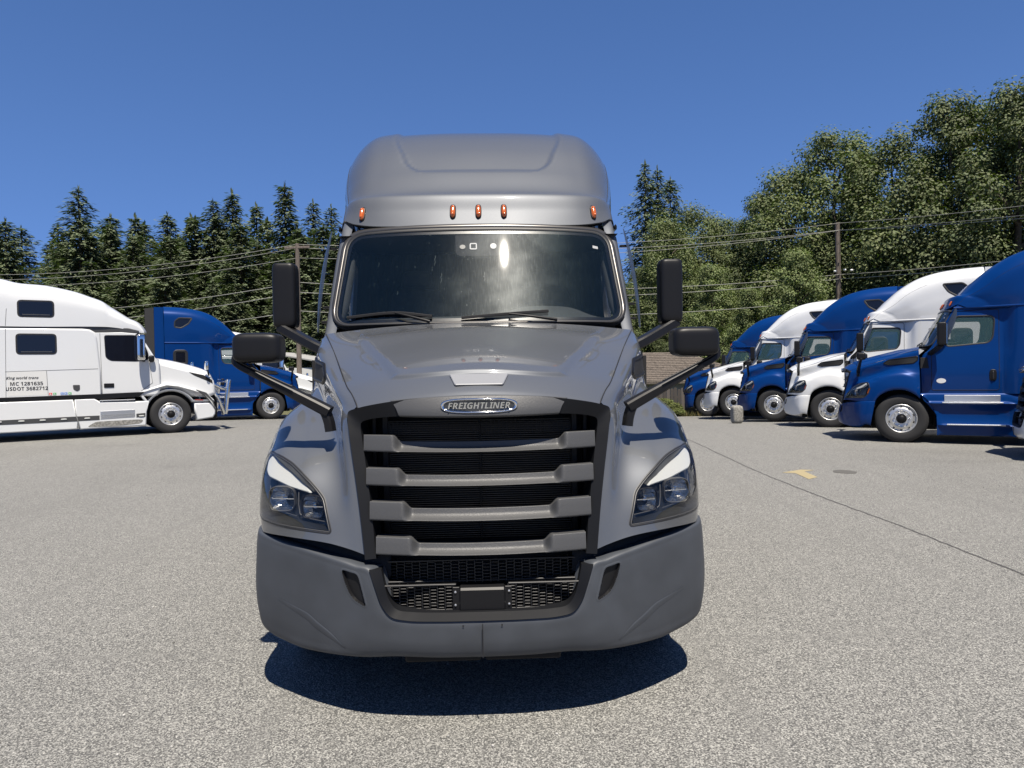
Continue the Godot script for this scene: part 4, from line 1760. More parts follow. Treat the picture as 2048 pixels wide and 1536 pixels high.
	part(root, "permit_sticker", g, M.sticker_white)
	# ---------------- wipers
	for wv in [[V3(-.925, 2.066, 0), V3(-.58, 2.088, 0), V3(-.325, 2.058, 0), V3(-.34, 2.022, 0)], [V3(.475, 2.088, 0), V3(.20, 2.070, 0), V3(-.125, 2.045, 0), V3(.53, 2.025, 0)]]:
		var w := Node3D.new()
		w.name = numbered("wiper", root)
		root.add_child(w, true)
		var lift := func(p: Vector3, d: float) -> Vector3: return V3(p.x, p.y, glass_z(p.x, p.y) + d)
		var pts := PackedVector3Array([lift.call(wv[0], .022), lift.call(wv[1], .022), lift.call(wv[2], .022)])
		g = Geo.new()
		g.bar(spline(pts, 16), _even(17, Vector2(.016, .020)), Vector3.BACK)
		part(w, "wiper_blade", g, M.black_matte)
		g = Geo.new()
		g.tube(PackedVector3Array([lift.call(wv[3], .03), lift.call(wv[3].lerp(wv[1], .5), .048), lift.call(wv[1], .038)]), [.011, .009, .006], 8)
		part(w, "wiper_arm", g, M.black_plastic)
	# ---------------- mirrors on the doors
	for s in [1, -1]:
		var d := Node3D.new()
		d.name = numbered("door_mirror", root)
		root.add_child(d, true)
		var fx := func(q: Geo) -> Geo: return q if s > 0 else q.mirrored()
		g = Geo.new()
		g.blob(V3(1.400, 2.243, -1.965), V3(.084, .232, .085), .22, .42, 30)
		part(d, "mirror_housing", fx.call(g), M.black_plastic)
		g = Geo.new()
		g.box(V3(1.400, 2.243, -2.048), V3(.068, .20, .004), .002)
		part(d, "mirror_glass", fx.call(g), M.chrome)
		g = Geo.new()
		g.bar(spline(PackedVector3Array([V3(1.10, 1.845, -1.78), V3(1.17, 1.878, -1.81), V3(1.32, 1.955, -1.90), V3(1.43, 2.015, -1.95)]), 12), _even(13, Vector2(.11, .068)), V3(.3, 0, 1))
		part(d, "mirror_arm", fx.call(g), M.black_plastic)
		d = Node3D.new()
		d.name = numbered("hood_mirror", root)
		root.add_child(d, true)
		g = Geo.new()
		g.blob(V3(1.150, 1.823, -.50), V3(.125, .079, .088), .44, .42, 30)
		part(d, "mirror_housing", fx.call(g), M.black_plastic)
		g = Geo.new()
		var ap := spline(PackedVector3Array([V3(.775, 1.485, -.43), V3(.835, 1.517, -.435), V3(.95, 1.578, -.445), V3(1.06, 1.635, -.46), V3(1.17, 1.692, -.475), V3(1.248, 1.733, -.49), V3(1.272, 1.755, -.50), V3(1.268, 1.785, -.50)]), 28)
		var wh := PackedVector2Array()
		for i in ap.size():
			var t := i / float(ap.size() - 1)
			wh.append(Vector2(lerpf(.075, .045, t), lerpf(.054, .034, smoothstep(.1, .6, t))))
		g.bar(ap, wh, V3(.25, 0, 1))
		g.bar(spline(PackedVector3Array([V3(.772, 1.385, -.425), V3(.782, 1.44, -.43), V3(.806, 1.495, -.435), V3(.85, 1.527, -.437)]), 8), _even(9, Vector2(.06, .042)), V3(.25, 0, 1))
		part(d, "mirror_arm", fx.call(g), M.black_plastic)
		g = Geo.new()
		g.tube(PackedVector3Array([ap[9] + V3(-.02, .028, .05), ap[15] + V3(-.01, .022, .042), ap[22] + V3(0, .02, .032)]), .005, 6)
		part(d, "arm_rib", fx.call(g), M.black_plastic)
	# smoked wind deflectors along the door windows
	g = Geo.new()
	var bl := []
	for st in [[.0, .0], [.028, -.02], [.048, -.07], [.055, -.12]]:
		var row := PackedVector3Array()
		for i in 25:
			var t := i / 24.0
			var y := lerpf(1.975, 2.755, t)
			var z := -1.86 - (y - 2.0) * .40
			var env := sin(PI * clampf(t * .93 + .04, 0, 1))
			var base := lerpf(1.155, 1.105, t) + .012 * env
			row.append(V3(base + st[0] * pow(env, .6), y, z + st[1] * pow(env, .6) - .05))
		bl.append(row)
	g.grid(bl, V3(0, 2.3, -3))
	pair(root, "wind_deflector", g, M.smoked)
	g = Geo.new()
	for y in [2.05, 2.16, 2.62]:
		g.box(V3(1.115, y, -1.95 - (y - 2.0) * .42), V3(.035, .008, .02), .003)
	pair(root, "deflector_clip", g, M.black_plastic)


func _even(n: int, v: Vector2) -> PackedVector2Array:
	var out := PackedVector2Array()
	for i in n:
		out.append(v)
	return out


# ------------------------------------------------------------------ ground
func ground_y(x: float, z: float) -> float:
	var d := -z
	var sag := -0.42 * smoothstep(14.0, 27.0, d) * smoothstep(-12.0, 6.0, x)
	var up := 0.10 * smoothstep(-2.0, -8.0, x) * smoothstep(9.0, 15.0, d) * (1.0 - smoothstep(17.0, 25.0, d))
	var drop := -0.75 * smoothstep(27.0, 30.0, d) * smoothstep(-2.0, 5.0, x) * (1.0 - smoothstep(40.0, 55.0, d))
	var hill := 2.0 * smoothstep(45.0, 90.0, d)
	return sag + up + drop + hill


func axis(lo: float, hi: float, step: float, far: float) -> PackedFloat32Array:
	var out := PackedFloat32Array()
	var x := lo
	var s := step
	var left := []
	while x > -far:
		s *= 1.35
		x -= s
		left.append(x)
	left.reverse()
	for v in left:
		out.append(v)
	x = lo
	while x < hi:
		out.append(x)
		x += step
	s = step
	while x < far:
		out.append(x)
		s *= 1.35
		x += s
	out.append(far)
	return out


func build_ground() -> void:
	var f := FastNoiseLite.new()
	f.seed = 4
	f.frequency = 0.11
	var f2 := FastNoiseLite.new()
	f2.seed = 14
	f2.frequency = 0.9
	var xs := axis(-46.0, 46.0, 1.6, 700.0)
	var zs := axis(-62.0, 10.0, 1.6, 700.0)
	var g := Geo.new()
	var rows := []
	for z in zs:
		var r := PackedVector3Array()
		for x in xs:
			r.append(V3(x, ground_y(x, z) - 0.03, z))
		rows.append(r)
	g.grid(rows, V3(0, -50, 0))
	for i in g.v.size():
		var p := g.v[i]
		var k := f.get_noise_2d(p.x, p.z)
		g.c[i] = Color(0.07 + 0.03 * k, 0.075 + 0.02 * k, 0.035)
	struct("terrain", g, M.soil, true)
	# the paved lot
	g = Geo.new()
	rows = []
	var zz := -26.0
	var zl := PackedFloat32Array()
	while zz < 40.0:
		zl.append(zz)
		zz += 0.25 if zz < 4.0 else 2.0
	for z in zl:
		var r := PackedVector3Array()
		for j in 261:
			var x := -44.0 + 88.0 * j / 260.0
			r.append(V3(x, ground_y(x, z), z))
		rows.append(r)
	g.grid(rows, V3(0, -50, 0))
	# worn and rubbed wheel paths: from, to, half width, strength, bow
	var streaks := [[V3(4.8, 0, -13), V3(9.5, 0, -5.5), .30, .12, .8], [V3(5.6, 0, -13.5), V3(11, 0, -6.5), .22, .10, .8], [V3(3.2, 0, -9), V3(6.2, 0, .5), .35, .07, .5], [V3(-10, 0, -12), V3(-2.6, 0, -5), .30, .09, -.6], [V3(-11, 0, -10), V3(-3.4, 0, -2.5), .28, .08, -.7], [V3(6.5, 0, -10.5), V3(10.5, 0, -9.2), .45, -.13, .2], [V3(7.2, 0, -8.6), V3(9.4, 0, -8.4), .16, -.14, .1], [V3(-9.0, 0, -13.2), V3(-7.2, 0, -13.6), .25, -.16, .1], [V3(-6.2, 0, -9.8), V3(-5.2, 0, -10.1), .14, -.15, .05], [V3(-4.5, 0, -3.5), V3(-1.8, 0, -.4), .5, .06, -.2], [V3(1.8, 0, -1.6), V3(4.0, 0, 2.0), .5, .06, .3], [V3(-3.2, 0, -2.2), V3(-2.7, 0, -1.9), .2, -.10, 0]]
	for i in g.v.size():
		var p := g.v[i]
		var k := 1.0 + 0.10 * f.get_noise_2d(p.x, p.z) + 0.06 * f2.get_noise_2d(p.x, p.z * 0.4)
		# tyre-worn lanes run across the lot towards the parked rows
		k += 0.05 * sin(p.x * 0.9 + p.z * 0.35 + 2.0 * f.get_noise_2d(p.z, p.x))
		for s in streaks:
			var t: float = clampf((p - s[0]).dot(s[1] - s[0]) / (s[1] - s[0]).length_squared(), 0.0, 1.0)
			var mid: Vector3 = s[0].lerp(s[1], t)
			mid.x += s[4] * sin(PI * t)
			var d: float = Vector2(p.x - mid.x, p.z - mid.z).length() / s[2]
			if d < 2.5:
				k += s[3] * exp(-d * d) * sin(PI * clampf(t * 1.1 - .05, 0, 1))
		g.c[i] = Color(k, k, k)
	struct("parking_lot", g, M.asphalt, true)
	# sealed crack
	g = Geo.new()
	var pts := PackedVector3Array()
	for q in [V3(4.66, 0, -14.5), V3(4.58, 0, -12.3), V3(4.29, 0, -7.8), V3(4.26, 0, -5.4), V3(4.29, 0, -3.95), V3(4.26, 0, -2.7), V3(4.22, 0, -.5)]:
		pts.append(q)
	var sp := spline(pts, 140)
	var ra := PackedVector3Array()
	var rb := PackedVector3Array()
	for i in sp.size():
		var w := 0.010 + 0.006 * f2.get_noise_2d(i * 0.7, 3.0)
		var o := 0.02 * f2.get_noise_2d(i * 0.31, 9.0)
		ra.append(sp[i] + V3(o - w, .004 + ground_y(sp[i].x, sp[i].z), 0))
		rb.append(sp[i] + V3(o + w, .004 + ground_y(sp[i].x, sp[i].z), 0))
	g.grid([ra, rb], V3(0, -50, 0))
	struct("pavement_crack", g, M.crack_seal)
	# yellow arrow head
	g = Geo.new()
	var ar := PackedVector2Array([Vector2(4.62, -7.72), Vector2(5.03, -7.98), Vector2(5.20, -7.90), Vector2(4.99, -7.78), Vector2(4.93, -7.20), Vector2(4.72, -7.02), Vector2(4.78, -7.62)])
	g.plate(ar, func(q: Vector2) -> Vector3: return V3(q.x, .005, q.y), V3(0, -.003, 0))
	struct("painted_arrow", g, M.yellow_paint)
	g = Geo.new()
	var st := PackedVector2Array()
	for j in 22:
		var a := TAU * j / 22
		var r := 1.0 + 0.2 * f2.get_noise_2d(cos(a) * 3.0, sin(a) * 3.0)
		st.append(Vector2(5.58 + .17 * r * cos(a), -7.66 + .20 * r * sin(a)))
	g.plate(st, func(q: Vector2) -> Vector3: return V3(q.x, .005, q.y), V3(0, -.003, 0))
	struct("oil_stain", g, M.stain)
	# bay line in front of the white tractor
	g = Geo.new()
	var bl := [PackedVector3Array(), PackedVector3Array()]
	for i in 40:
		var t := i / 39.0
		var p := V3(-14.5, 0, -13.55).lerp(V3(-9.3, 0, -16.0), t)
		bl[0].append(p + V3(.0, ground_y(p.x, p.z) + .006, -.05))
		bl[1].append(p + V3(.0, ground_y(p.x, p.z) + .006, .05))
	g.grid(bl, V3(0, -50, 0))
	struct("bay_line", g, M.pale_paint)


const ORD := ["first", "second", "third", "fourth", "fifth", "sixth", "seventh", "eighth", "ninth", "tenth", "eleventh", "twelfth", "thirteenth", "fourteenth", "fifteenth", "sixteenth", "seventeenth", "eighteenth", "nineteenth", "twentieth"]


# ------------------------------------------------------------------ trees
func spray(g: Geo, p: Vector3, dir: Vector3, up: Vector3, l: float, w: float, col: Color) -> void:
	var s := dir.cross(up).normalized() * w
	var k := g.v.size()
	var nn := s.cross(dir).normalized()
	for q in [p - dir * l * .1, p + dir * l * .45 + s, p + dir * l, p + dir * l * .45 - s]:
		g.v.append(q)
		g.n.append(nn)
		g.c.append(col)
	for i in [0, 2, 1, 0, 3, 2]:
		g.idx.append(k + i)


func conifer(h: float, rmax: float, seed_: int, thin := 0.0) -> Array:
	var r := RandomNumberGenerator.new()
	r.seed = seed_
	var g := Geo.new()
	var t := Geo.new()
	t.tube(PackedVector3Array([V3(0, -.5, 0), V3(0, h * .5, 0), V3(0, h * .985, 0)]), [h * .014, h * .009, .03], 8)
	var y := h * .07
	var base := Color(0.106, 0.140, 0.074)
	while y < h * .985:
		var k := y / h
		var rad := rmax * (pow(1.0 - k, .82) * 1.0 + .02) * (0.8 + .4 * r.randf())
		var nb := int(5 + 5 * (1.0 - k) + r.randi() % 3)
		var a0 := r.randf() * TAU
		for b in nb:
			if r.randf() < thin:
				continue
			var a := a0 + TAU * b / nb + r.randf_range(-.25, .25)
			var len := rad * r.randf_range(.55, 1.2) * (1.0 + .28 * sin(a * 2.0 + y * 1.3 + seed_))
			var out := V3(cos(a), 0, sin(a))
			var rise := lerpf(-.05, .35, k) + r.randf_range(-.1, .1)
			var m := int(6 + len * 20.0)
			var bt := r.randf_range(.84, 1.16)
			for i in m:
				var q := (i + r.randf()) / m
				if q < .12:
					continue
				var droop := -0.42 * q * q * len * (1.0 - k * .6)
				var p := V3(0, y, 0) + out * len * q + V3(0, rise * len * q + droop, 0)
				p += V3(r.randf_range(-.12, .12), r.randf_range(-.10, .10), r.randf_range(-.12, .12)) * (1.0 + len * .3)
				var side := (-1.0 if r.randf() < .5 else 1.0) * r.randf_range(.2, 1.1) * (1.0 - q * .5)
				var d := out.rotated(Vector3.UP, side)
				d = (d + V3(0, -.35 * q + r.randf_range(-.25, .15), 0)).normalized()
				var up := (V3(r.randf_range(-.5, .5), 1, r.randf_range(-.5, .5)) + out * .35).normalized()
				var v := bt * r.randf_range(.8, 1.25)
				var warm := r.randf() * .15
				spray(g, p, d, up, r.randf_range(.20, .44), r.randf_range(.04, .09), Color(base.r * v * (1.0 + warm), base.g * v, base.b * v))
		y += h * r.randf_range(.011, .017)
	for i in 14:
		var d := V3(r.randf_range(-.3, .3), 1, r.randf_range(-.3, .3)).normalized()
		spray(g, V3(0, h * (.95 + .003 * i), 0), d, Vector3(1, 0, r.randf() - .5).normalized(), .4, .06, base)
	return [t.mesh(), g.mesh(true)]


func broadleaf(h: float, rw: float, seed_: int, base: Color, leaf := .085, narrow := 0.0) -> Array:
	var r := RandomNumberGenerator.new()
	r.seed = seed_
	var g := Geo.new()
	var t := Geo.new()
	t.tube(PackedVector3Array([V3(0, -.5, 0), V3(.1, h * .3, .05), V3(0, h * .62, 0), V3(-.1, h * .9, .05)]), [h * .016, h * .012, h * .007, .03], 8)
	var lobes := []
	var nl := 64
	for i in nl:
		var k := (i + .5) / nl
		var y := h * lerpf(.16, .95, k)
		var prof := sin(PI * pow(clampf((y / h - .08) / .94, 0, 1), lerpf(.72, .55, narrow)))
		var rad := rw * maxf(prof, .12)
		var a := i * 2.4 + r.randf_range(-.5, .5)
		var d := rad * sqrt(r.randf_range(.12, 1.0))
		var s := rw * r.randf_range(.26, .44) * (1.0 - .35 * k)
		lobes.append([V3(cos(a) * d, y, sin(a) * d), s])
		if i % 3 == 0:
			t.tube(PackedVector3Array([V3(0, y - d * .7, 0), V3(cos(a) * d * .55, y - d * .2, sin(a) * d * .55), V3(cos(a) * d, y, sin(a) * d)]), [h * .006, h * .004, .02], 5, false)
	for L in lobes:
		var c: Vector3 = L[0]
		var s: float = L[1]
		var n := int(760 * clampf(s * s / (rw * rw * .12), .5, 1.5))
		var tone := r.randf_range(.82, 1.2)
		for i in n:
			var d := V3(r.randfn(), r.randfn() * .85, r.randfn()).normalized()
			var q := c + d * s * pow(r.randf(), .33) * V3(1, .8, 1) * r.randf_range(.75, 1.25)
			var up := (d + V3(r.randf_range(-.7, .7), .6 + r.randf_range(-.4, .5), r.randf_range(-.7, .7))).normalized()
			var dir := up.cross(V3(r.randfn(), r.randfn(), r.randfn())).normalized()
			var v := tone * r.randf_range(.75, 1.28)
			var y := r.randf() * .2
			spray(g, q, dir, up, leaf * r.randf_range(1.0, 2.1), leaf * r.randf_range(.4, .7), Color(base.r * v * (1 + y), base.g * v, base.b * v))
	return [t.mesh(), g.mesh(true)]


func tree(kind: Array, called: String, label: String, at: Vector3, sc: Vector3, turn: float, leaf: Material, group: String) -> Node3D:
	var o := thing(called, label, "tree", at, turn, group)
	part(o, "trunk", kind[0], M.bark)
	part(o, "crown", kind[1], leaf)
	o.scale = sc
	return o


func build_forest() -> void:
	var r := RandomNumberGenerator.new()
	r.seed = 21
	var con := [conifer(15.0, 3.6, 1), conifer(16.0, 4.2, 2, .08), conifer(14.0, 3.2, 3, .15), conifer(15.0, 4.6, 4, .05), conifer(17.0, 3.5, 5, .25)]
	var hs := [15.0, 16.0, 14.0, 15.0, 17.0]
	# named tree tops (x, top height, z) along the left skyline
	var tops := [[-32.3, 12.2, -47.2], [-31.0, 12.6, -51.0], [-27.6, 14.4, -47.6], [-26.9, 12.5, -50.3], [-26.7, 13.8, -53.7], [-25.0, 14.3, -55.5], [-22.7, 13.9, -54.3], [-20.5, 14.8, -53.0], [-19.2, 15.5, -53.4], [-19.3, 15.9, -59.7], [-15.5, 16.4, -54.6], [-14.8, 16.5, -61.0], [-14.1, 17.0, -65.2]]
	var words := ["at the far left edge of the treeline", "second along from the far left edge of the treeline", "tall and ragged above the roof of the white sleeper", "short and blunt right of the tall ragged one", "slim above the end of the white roof", "bushy above the nose of the white tractor", "pointed above the blue sleeper", "left of a close pair above the blue sleeper", "right of a close pair above the blue sleeper", "set back between the close pair and the tallest spire", "tallest spire left of the utility pole", "thin, just right of the utility pole", "thin, next to the silver cab"]
	for i in tops.size():
		var q: Array = tops[i]
		var k: int = [3, 2, 1, 3, 0, 3, 2, 1, 0, 2, 0, 4, 4][i]
		var gy := ground_y(q[0], q[2])
		var s: float = (q[1] - gy) / (hs[k] * .99)
		tree(con[k], "conifer", "dark green conifer " + words[i], V3(q[0], gy, q[2]), V3(s * 1.05, s, s * 1.05), r.randf() * TAU, M.needles, "conifers of the left treeline")
	var n := 0
	for row in 4:
		for i in 20:
			var x := -47.0 + i * 2.45 + r.randf_range(-.9, .9) + row * .7
			var z := -42.5 - row * 4.6 + r.randf_range(-1.4, 1.4) + .10 * (x + 20.0)
			if x > 9.0:
				continue
			var k := r.randi() % 5
			var want: float = [8.6, 11.2, 12.9, 13.4][row] * r.randf_range(.82, 1.06)
			var gy := ground_y(x, z)
			var s: float = want / hs[k]
			tree(con[k], "conifer", "dark conifer inside the left forest, %s from the left in the %s row" % [ORD[i], ORD[row]], V3(x, gy, z), V3(s * 1.35, s, s * 1.35), r.randf() * TAU, M.needles, "filler conifers inside the left forest")
	# group of dark firs right of the cab
	var ws := ["left of the three tall firs behind the right roofline", "middle of the three tall firs behind the right roofline", "right of the three tall firs behind the right roofline"]
	var i3 := 0
	for q in [[16.5, 22.3, -69.8], [17.9, 22.0, -70.5], [19.6, 21.3, -72.0]]:
		var gy := ground_y(q[0], q[2])
		var k: int = [1, 4, 3][i3]
		var s: float = (q[1] - gy) / hs[k]
		tree(con[k], "fir_tree", "dark fir, " + ws[i3], V3(q[0], gy, q[2]), V3(s * .82, s, s * .82), r.randf() * TAU, M.needles, "three tall firs behind the right trees")
		i3 += 1
	# broadleaved trees on the right
	var green := Color(0.104, 0.142, 0.050)
	var dark := Color(0.082, 0.112, 0.044)
	var pale := Color(0.122, 0.168, 0.060)
	var br := [broadleaf(14.0, 3.6, 31, green), broadleaf(15.0, 3.2, 32, dark, .085, .6), broadleaf(13.0, 4.0, 33, green.lerp(dark, .5)), broadleaf(12.0, 2.6, 34, pale, .075, .8)]
	var bh := [14.0, 15.0, 13.0, 12.0]
	var bt := [[13.6, 12.9, -50.0, 0, "low rounded, against the silver cab"], [16.8, 14.6, -54.2, 2, "rounded, in front of the three firs"], [18.8, 13.7, -53.6, 0, "rounded, just right of the three firs"], [19.6, 13.0, -51.0, 1, "short, at the dip of the right skyline"], [20.4, 14.6, -48.8, 1, "narrow, at the left edge of the high right wood"], [21.5, 16.0, -47.3, 2, "leaning out over the utility pole"], [22.9, 17.3, -43.4, 0, "with a light green crown above the utility pole"], [26.2, 16.9, -46.2, 1, "right of the light crown above the pole"], [25.0, 15.8, -40.0, 2, "rounded, above the white roofs"], [26.4, 17.2, -36.8, 1, "tall, near the right edge of the picture"], [28.8, 17.0, -37.6, 0, "second tall one near the right edge"], [27.8, 16.6, -33.4, 1, "tallest, at the right edge of the picture"], [30.5, 16.0, -36.0, 2, "beyond the right edge"]]
	for q in bt:
		var gy := ground_y(q[0], q[2])
		var k: int = q[3]
		var s: float = (q[1] - gy) / bh[k]
		tree(br[k], "broadleaf_tree", "green broadleaved tree, " + q[4], V3(q[0], gy, q[2]), V3(s * 1.0, s, s * 1.0), r.randf() * TAU, M.leaves, "tall broadleaved trees of the right wood")
	for q in [[17.6, 8.4, -37.0, "standing left of the right utility pole"], [15.7, 6.4, -38.8, "low, left of the right utility pole, lowest of the pale ones"], [14.2, 8.2, -41.5, "beside the silver cab above the house roof"]]:
		var gy := ground_y(q[0], q[2])
		var s: float = (q[1] - gy) / 12.0
		tree(br[3], "poplar_tree", "pale green poplar " + q[3], V3(q[0], gy, q[2]), V3(s * 1.1, s, s * 1.1), r.randf() * TAU, M.leaves, "pale poplars by the right pole")
	for row in 3:
		for i in 13:
			var x := 7.5 + i * 2.4 + r.randf_range(-.8, .8)
			var z := -47.0 + (x - 10.0) * .55 - row * 4.0 + r.randf_range(-1.0, 1.0)
			var k := r.randi() % 3
			var want: float = [6.0, 8.8, 11.0][row] * r.randf_range(.85, 1.1) * lerpf(.85, 1.15, clampf((x - 8.0) / 20.0, 0, 1))
			var gy := ground_y(x, z)
			var s: float = want / bh[k]
			tree(br[k], "broadleaf_tree", "broadleaved tree inside the right wood, %s from the left in the %s row" % [ORD[i], ORD[row]], V3(x, gy, z), V3(s * 1.3, s, s * 1.3), r.randf() * TAU, M.leaves, "filler trees inside the right wood")


func sagged(a: Vector3, b: Vector3, sag: float) -> PackedVector3Array:
	var out := PackedVector3Array()
	for i in 25:
		var t := i / 24.0
		out.append(a.lerp(b, t) + V3(0, -4.0 * sag * t * (1 - t), 0))
	return out


func build_far_things() -> void:
	# utility poles
	var pa := V3(-8.85, ground_y(-8.85, -31.6), -31.6)
	var pb := V3(20.5, ground_y(20.5, -37.9), -37.9)
	var p := thing("utility_pole", "weathered wooden utility pole half hidden by the left door mirror", "utility pole", pa, 0, "wooden utility poles")
	var g := Geo.new()
	g.tube(PackedVector3Array([V3(0, 0, 0), V3(0.05, 7.75 - pa.y, 0)]), [.13, .10], 12)
	part(p, "pole", g, M.pole_wood)
	g = Geo.new()
	g.bar(PackedVector3Array([V3(-.55, 7.55 - pa.y, 0), V3(.65, 7.57 - pa.y, .1)]), PackedVector2Array([Vector2(.09, .11), Vector2(.09, .11)]), Vector3.BACK)
	part(p, "cross_arm", g, M.pole_wood)
	g = Geo.new()
	g.tube(PackedVector3Array([V3(-.24, 5.75 - pa.y, .1), V3(-.24, 6.25 - pa.y, .1)]), .15, 12)
	part(p, "transformer_can", g, M.wall_grey)
	p = thing("utility_pole", "brown wooden utility pole standing behind the white and blue roofs on the right", "utility pole", pb, 0, "wooden utility poles")
	g = Geo.new()
	g.tube(PackedVector3Array([V3(0.1, 0, 0), V3(-.06, 9.75 - pb.y, 0)]), [.18, .13], 12)
	part(p, "pole", g, M.pole_wood)
	for q in [V3(-.24, 6.95, .1), V3(.32, 7.02, .1), V3(.72, 7.0, .1)]:
		g = Geo.new()
		g.blob(q - V3(0, pb.y, 0), V3(.09, .06, .08), .8, .8, 8)
		part(p, "insulator", g, M.insulator)
	# wires: far left, left pole, right pole, off to the right
	var hts := [[10.55, 9.70, 10.75, 9.25, "topmost wire of the line"], [10.30, 9.30, 10.30, 8.75, "second wire of the line, just under the top one"], [9.6, 9.28, 9.75, 8.55, "third wire, dipping from the pole top on the right"], [7.9, 6.75, 7.3, 6.75, "thick middle cable below the pole tops"], [7.2, 6.5, 6.3, 6.55, "cable just below the thick middle one"], [5.9, 5.35, 5.3, 5.5, "lowest cable across the treeline"]]
	for q in hts:
		g = Geo.new()
		var a := V3(-26.9, 1.7 + (q[2] - 1.9) * .62, -37.2)
		var b := pa + V3(0.05, 1.7 + (q[0] - 1.7) * .68 - pa.y, 0)
		var c := pb + V3(-.02, q[1] - pb.y, .12)
		var d := V3(23.6, 1.7 + (q[3] - 1.65) * .8, -22.9)
		var path := sagged(a, b, .35)
		path.append_array(sagged(b, c, .6).slice(1))
		path.append_array(sagged(c, d, .10).slice(1))
		g.tube(path, .012 if q[0] > 8.5 else .016, 5, false)
		tag(part(self, "overhead_wire", g, M.wire), "pale overhead " + q[4], "wire", "overhead wires between the utility poles")
	# house on lower ground behind the right row
	var hy := -1.55
	var hx := Vector3(9.6, hy, -34.5)
	var h := thing("house", "low house with a brown hipped shingle roof beyond the fence", "house", hx, 0.12)
	g = Geo.new()
	g.box(V3(0, 1.2, -1.5), V3(4.2, 1.2, 2.6))
	part(h, "wall", g, M.wall_grey)
	g = Geo.new()
	var e := [V3(-4.8, 2.45, 1.6), V3(4.8, 2.45, 1.6), V3(4.8, 2.45, -4.6), V3(-4.8, 2.45, -4.6)]
	var r0 := V3(-1.4, 3.95, -1.5)
	var r1 := V3(1.6, 3.95, -1.5)
	var ctr := V3(0, 2.6, -1.5)
	g.quad(e[0], e[1], r1, r0, ctr)
	g.quad(e[2], e[3], r0, r1, ctr)
	g.tri(e[0], e[3], r0, ctr)
	g.tri(e[1], e[2], r1, ctr)
	for i in 4:
		var a: Vector3 = e[i]
		var b: Vector3 = e[(i + 1) % 4]
		g.quad(a, b, b + V3(0, -.14, 0), a + V3(0, -.14, 0), ctr)
	part(h, "roof", g, M.roof_shingle)
	# shingle courses as low steps
	g = Geo.new()
	for i in 16:
		var t := (i + .5) / 16.5
		var a: Vector3 = e[0].lerp(r0, t)
		var b: Vector3 = e[1].lerp(r1, t)
		g.bar(PackedVector3Array([a + V3(.05, .012, .01), b + V3(-.05, .012, .01)]), PackedVector2Array([Vector2(.03, .012), Vector2(.03, .012)]), Vector3.BACK)
	part(h, "shingle_course", g, M.roof_shingle).set_meta("kind", "stuff")
	# board fence
	var fa := V3(3.6, 0, -27.6)
	var fb := V3(15.0, 0, -24.8)
	var fnc := thing("board_fence", "weathered grey wooden board fence in front of the house", "fence", Vector3.ZERO)
	var bm := []
	for i in 3:
		g = Geo.new()
		g.plate(PackedVector2Array([Vector2(-.066, -1.6), Vector2(.066, -1.6), Vector2(.066, .66 + .02 * i), Vector2(.04, .70 + .02 * i), Vector2(-.04, .70 + .02 * i), Vector2(-.066, .66 + .02 * i)]), func(q: Vector2) -> Vector3: return V3(q.x, q.y, 0), V3(0, 0, -.02), .004)
		bm.append(g.mesh())
	var r := RandomNumberGenerator.new()
	r.seed = 77
	var wood := []
	for i in 4:
		var m := mat("grey_wood_%d" % i, lin(.10, .086, .076).darkened(.08 * i), .95)
		wood.append(m)
	for i in 80:
		var t := i / 79.0
		var b := part(fnc, "board", bm[r.randi() % 3], wood[r.randi() % 4])
		b.position = fa.lerp(fb, t) + V3(0, r.randf_range(-.02, .02), r.randf_range(-.01, .01))
		b.rotation.y = -.24
		b.rotation.z = r.randf_range(-.012, .012)
	g = Geo.new()
	for y in [.35, -.35]:
		g.bar(PackedVector3Array([fa + V3(0, y, -.05), fb + V3(0, y, -.05)]), PackedVector2Array([Vector2(.05, .09), Vector2(.05, .09)]), Vector3.BACK)
	part(fnc, "rail", g, M.grey_wood)
	# grass verge and bushes by the fence
	var mm := MultiMesh.new()
	mm.transform_format = MultiMesh.TRANSFORM_3D
	mm.use_colors = true
	g = Geo.new()
	for i in 7:
		var a := i * 2.4
		spray(g, V3(.04 * cos(a), 0, .04 * sin(a)), V3(.35 * cos(a), 1, .35 * sin(a)).normalized(), V3(sin(a), .2, cos(a)).normalized(), .22, .012, Color(1, 1, 1))
	mm.mesh = g.mesh(true)
	mm.instance_count = 5200
	for i in 5200:
		var x := r.randf_range(-6.0, 20.0)
		var z := r.randf_range(-28.5, -26.0)
		mm.set_instance_transform(i, Transform3D(Basis(Vector3.UP, r.randf() * TAU).scaled(Vector3.ONE * r.randf_range(.6, 1.5)), V3(x, ground_y(x, z) - .03, z)))
		var dry := r.randf()
		mm.set_instance_color(i, Color(lerpf(.06, .20, dry), lerpf(.08, .16, dry), lerpf(.03, .06, dry)))
	var mi := MultiMeshInstance3D.new()
	mi.name = "verge_grass"
	mi.multimesh = mm
	mi.material_override = M.leaves
	add_child(mi)
	tag(mi, "dry yellow and green grass along the edge of the lot", "grass")
	mi.set_meta("kind", "stuff")
	var bush := broadleaf(1.6, 1.0, 51, Color(.10, .13, .035), .05)
	for q in [[7.45, -26.6, .50, "before the fence beside the far blue tractor"], [8.2, -26.7, .36, "low, right of the bigger one before the fence"], [6.7, -27.0, .30, "small, at the silver cab's edge before the fence"]]:
		var o := thing("bush", "leafy green bush " + q[3], "bush", V3(q[0], ground_y(q[0], q[1]) - .1, q[1]), q[0] * 2.0, "bushes before the fence")
		part(o, "foliage", bush[1], M.leaves)
		part(o, "stem", bush[0], M.bark)
		o.scale = V3(1.5, 1.0, 1.2) * q[2]
	# grey roofed shed seen between the white noses on the left
	var sy := ground_y(-9.0, -37.0)
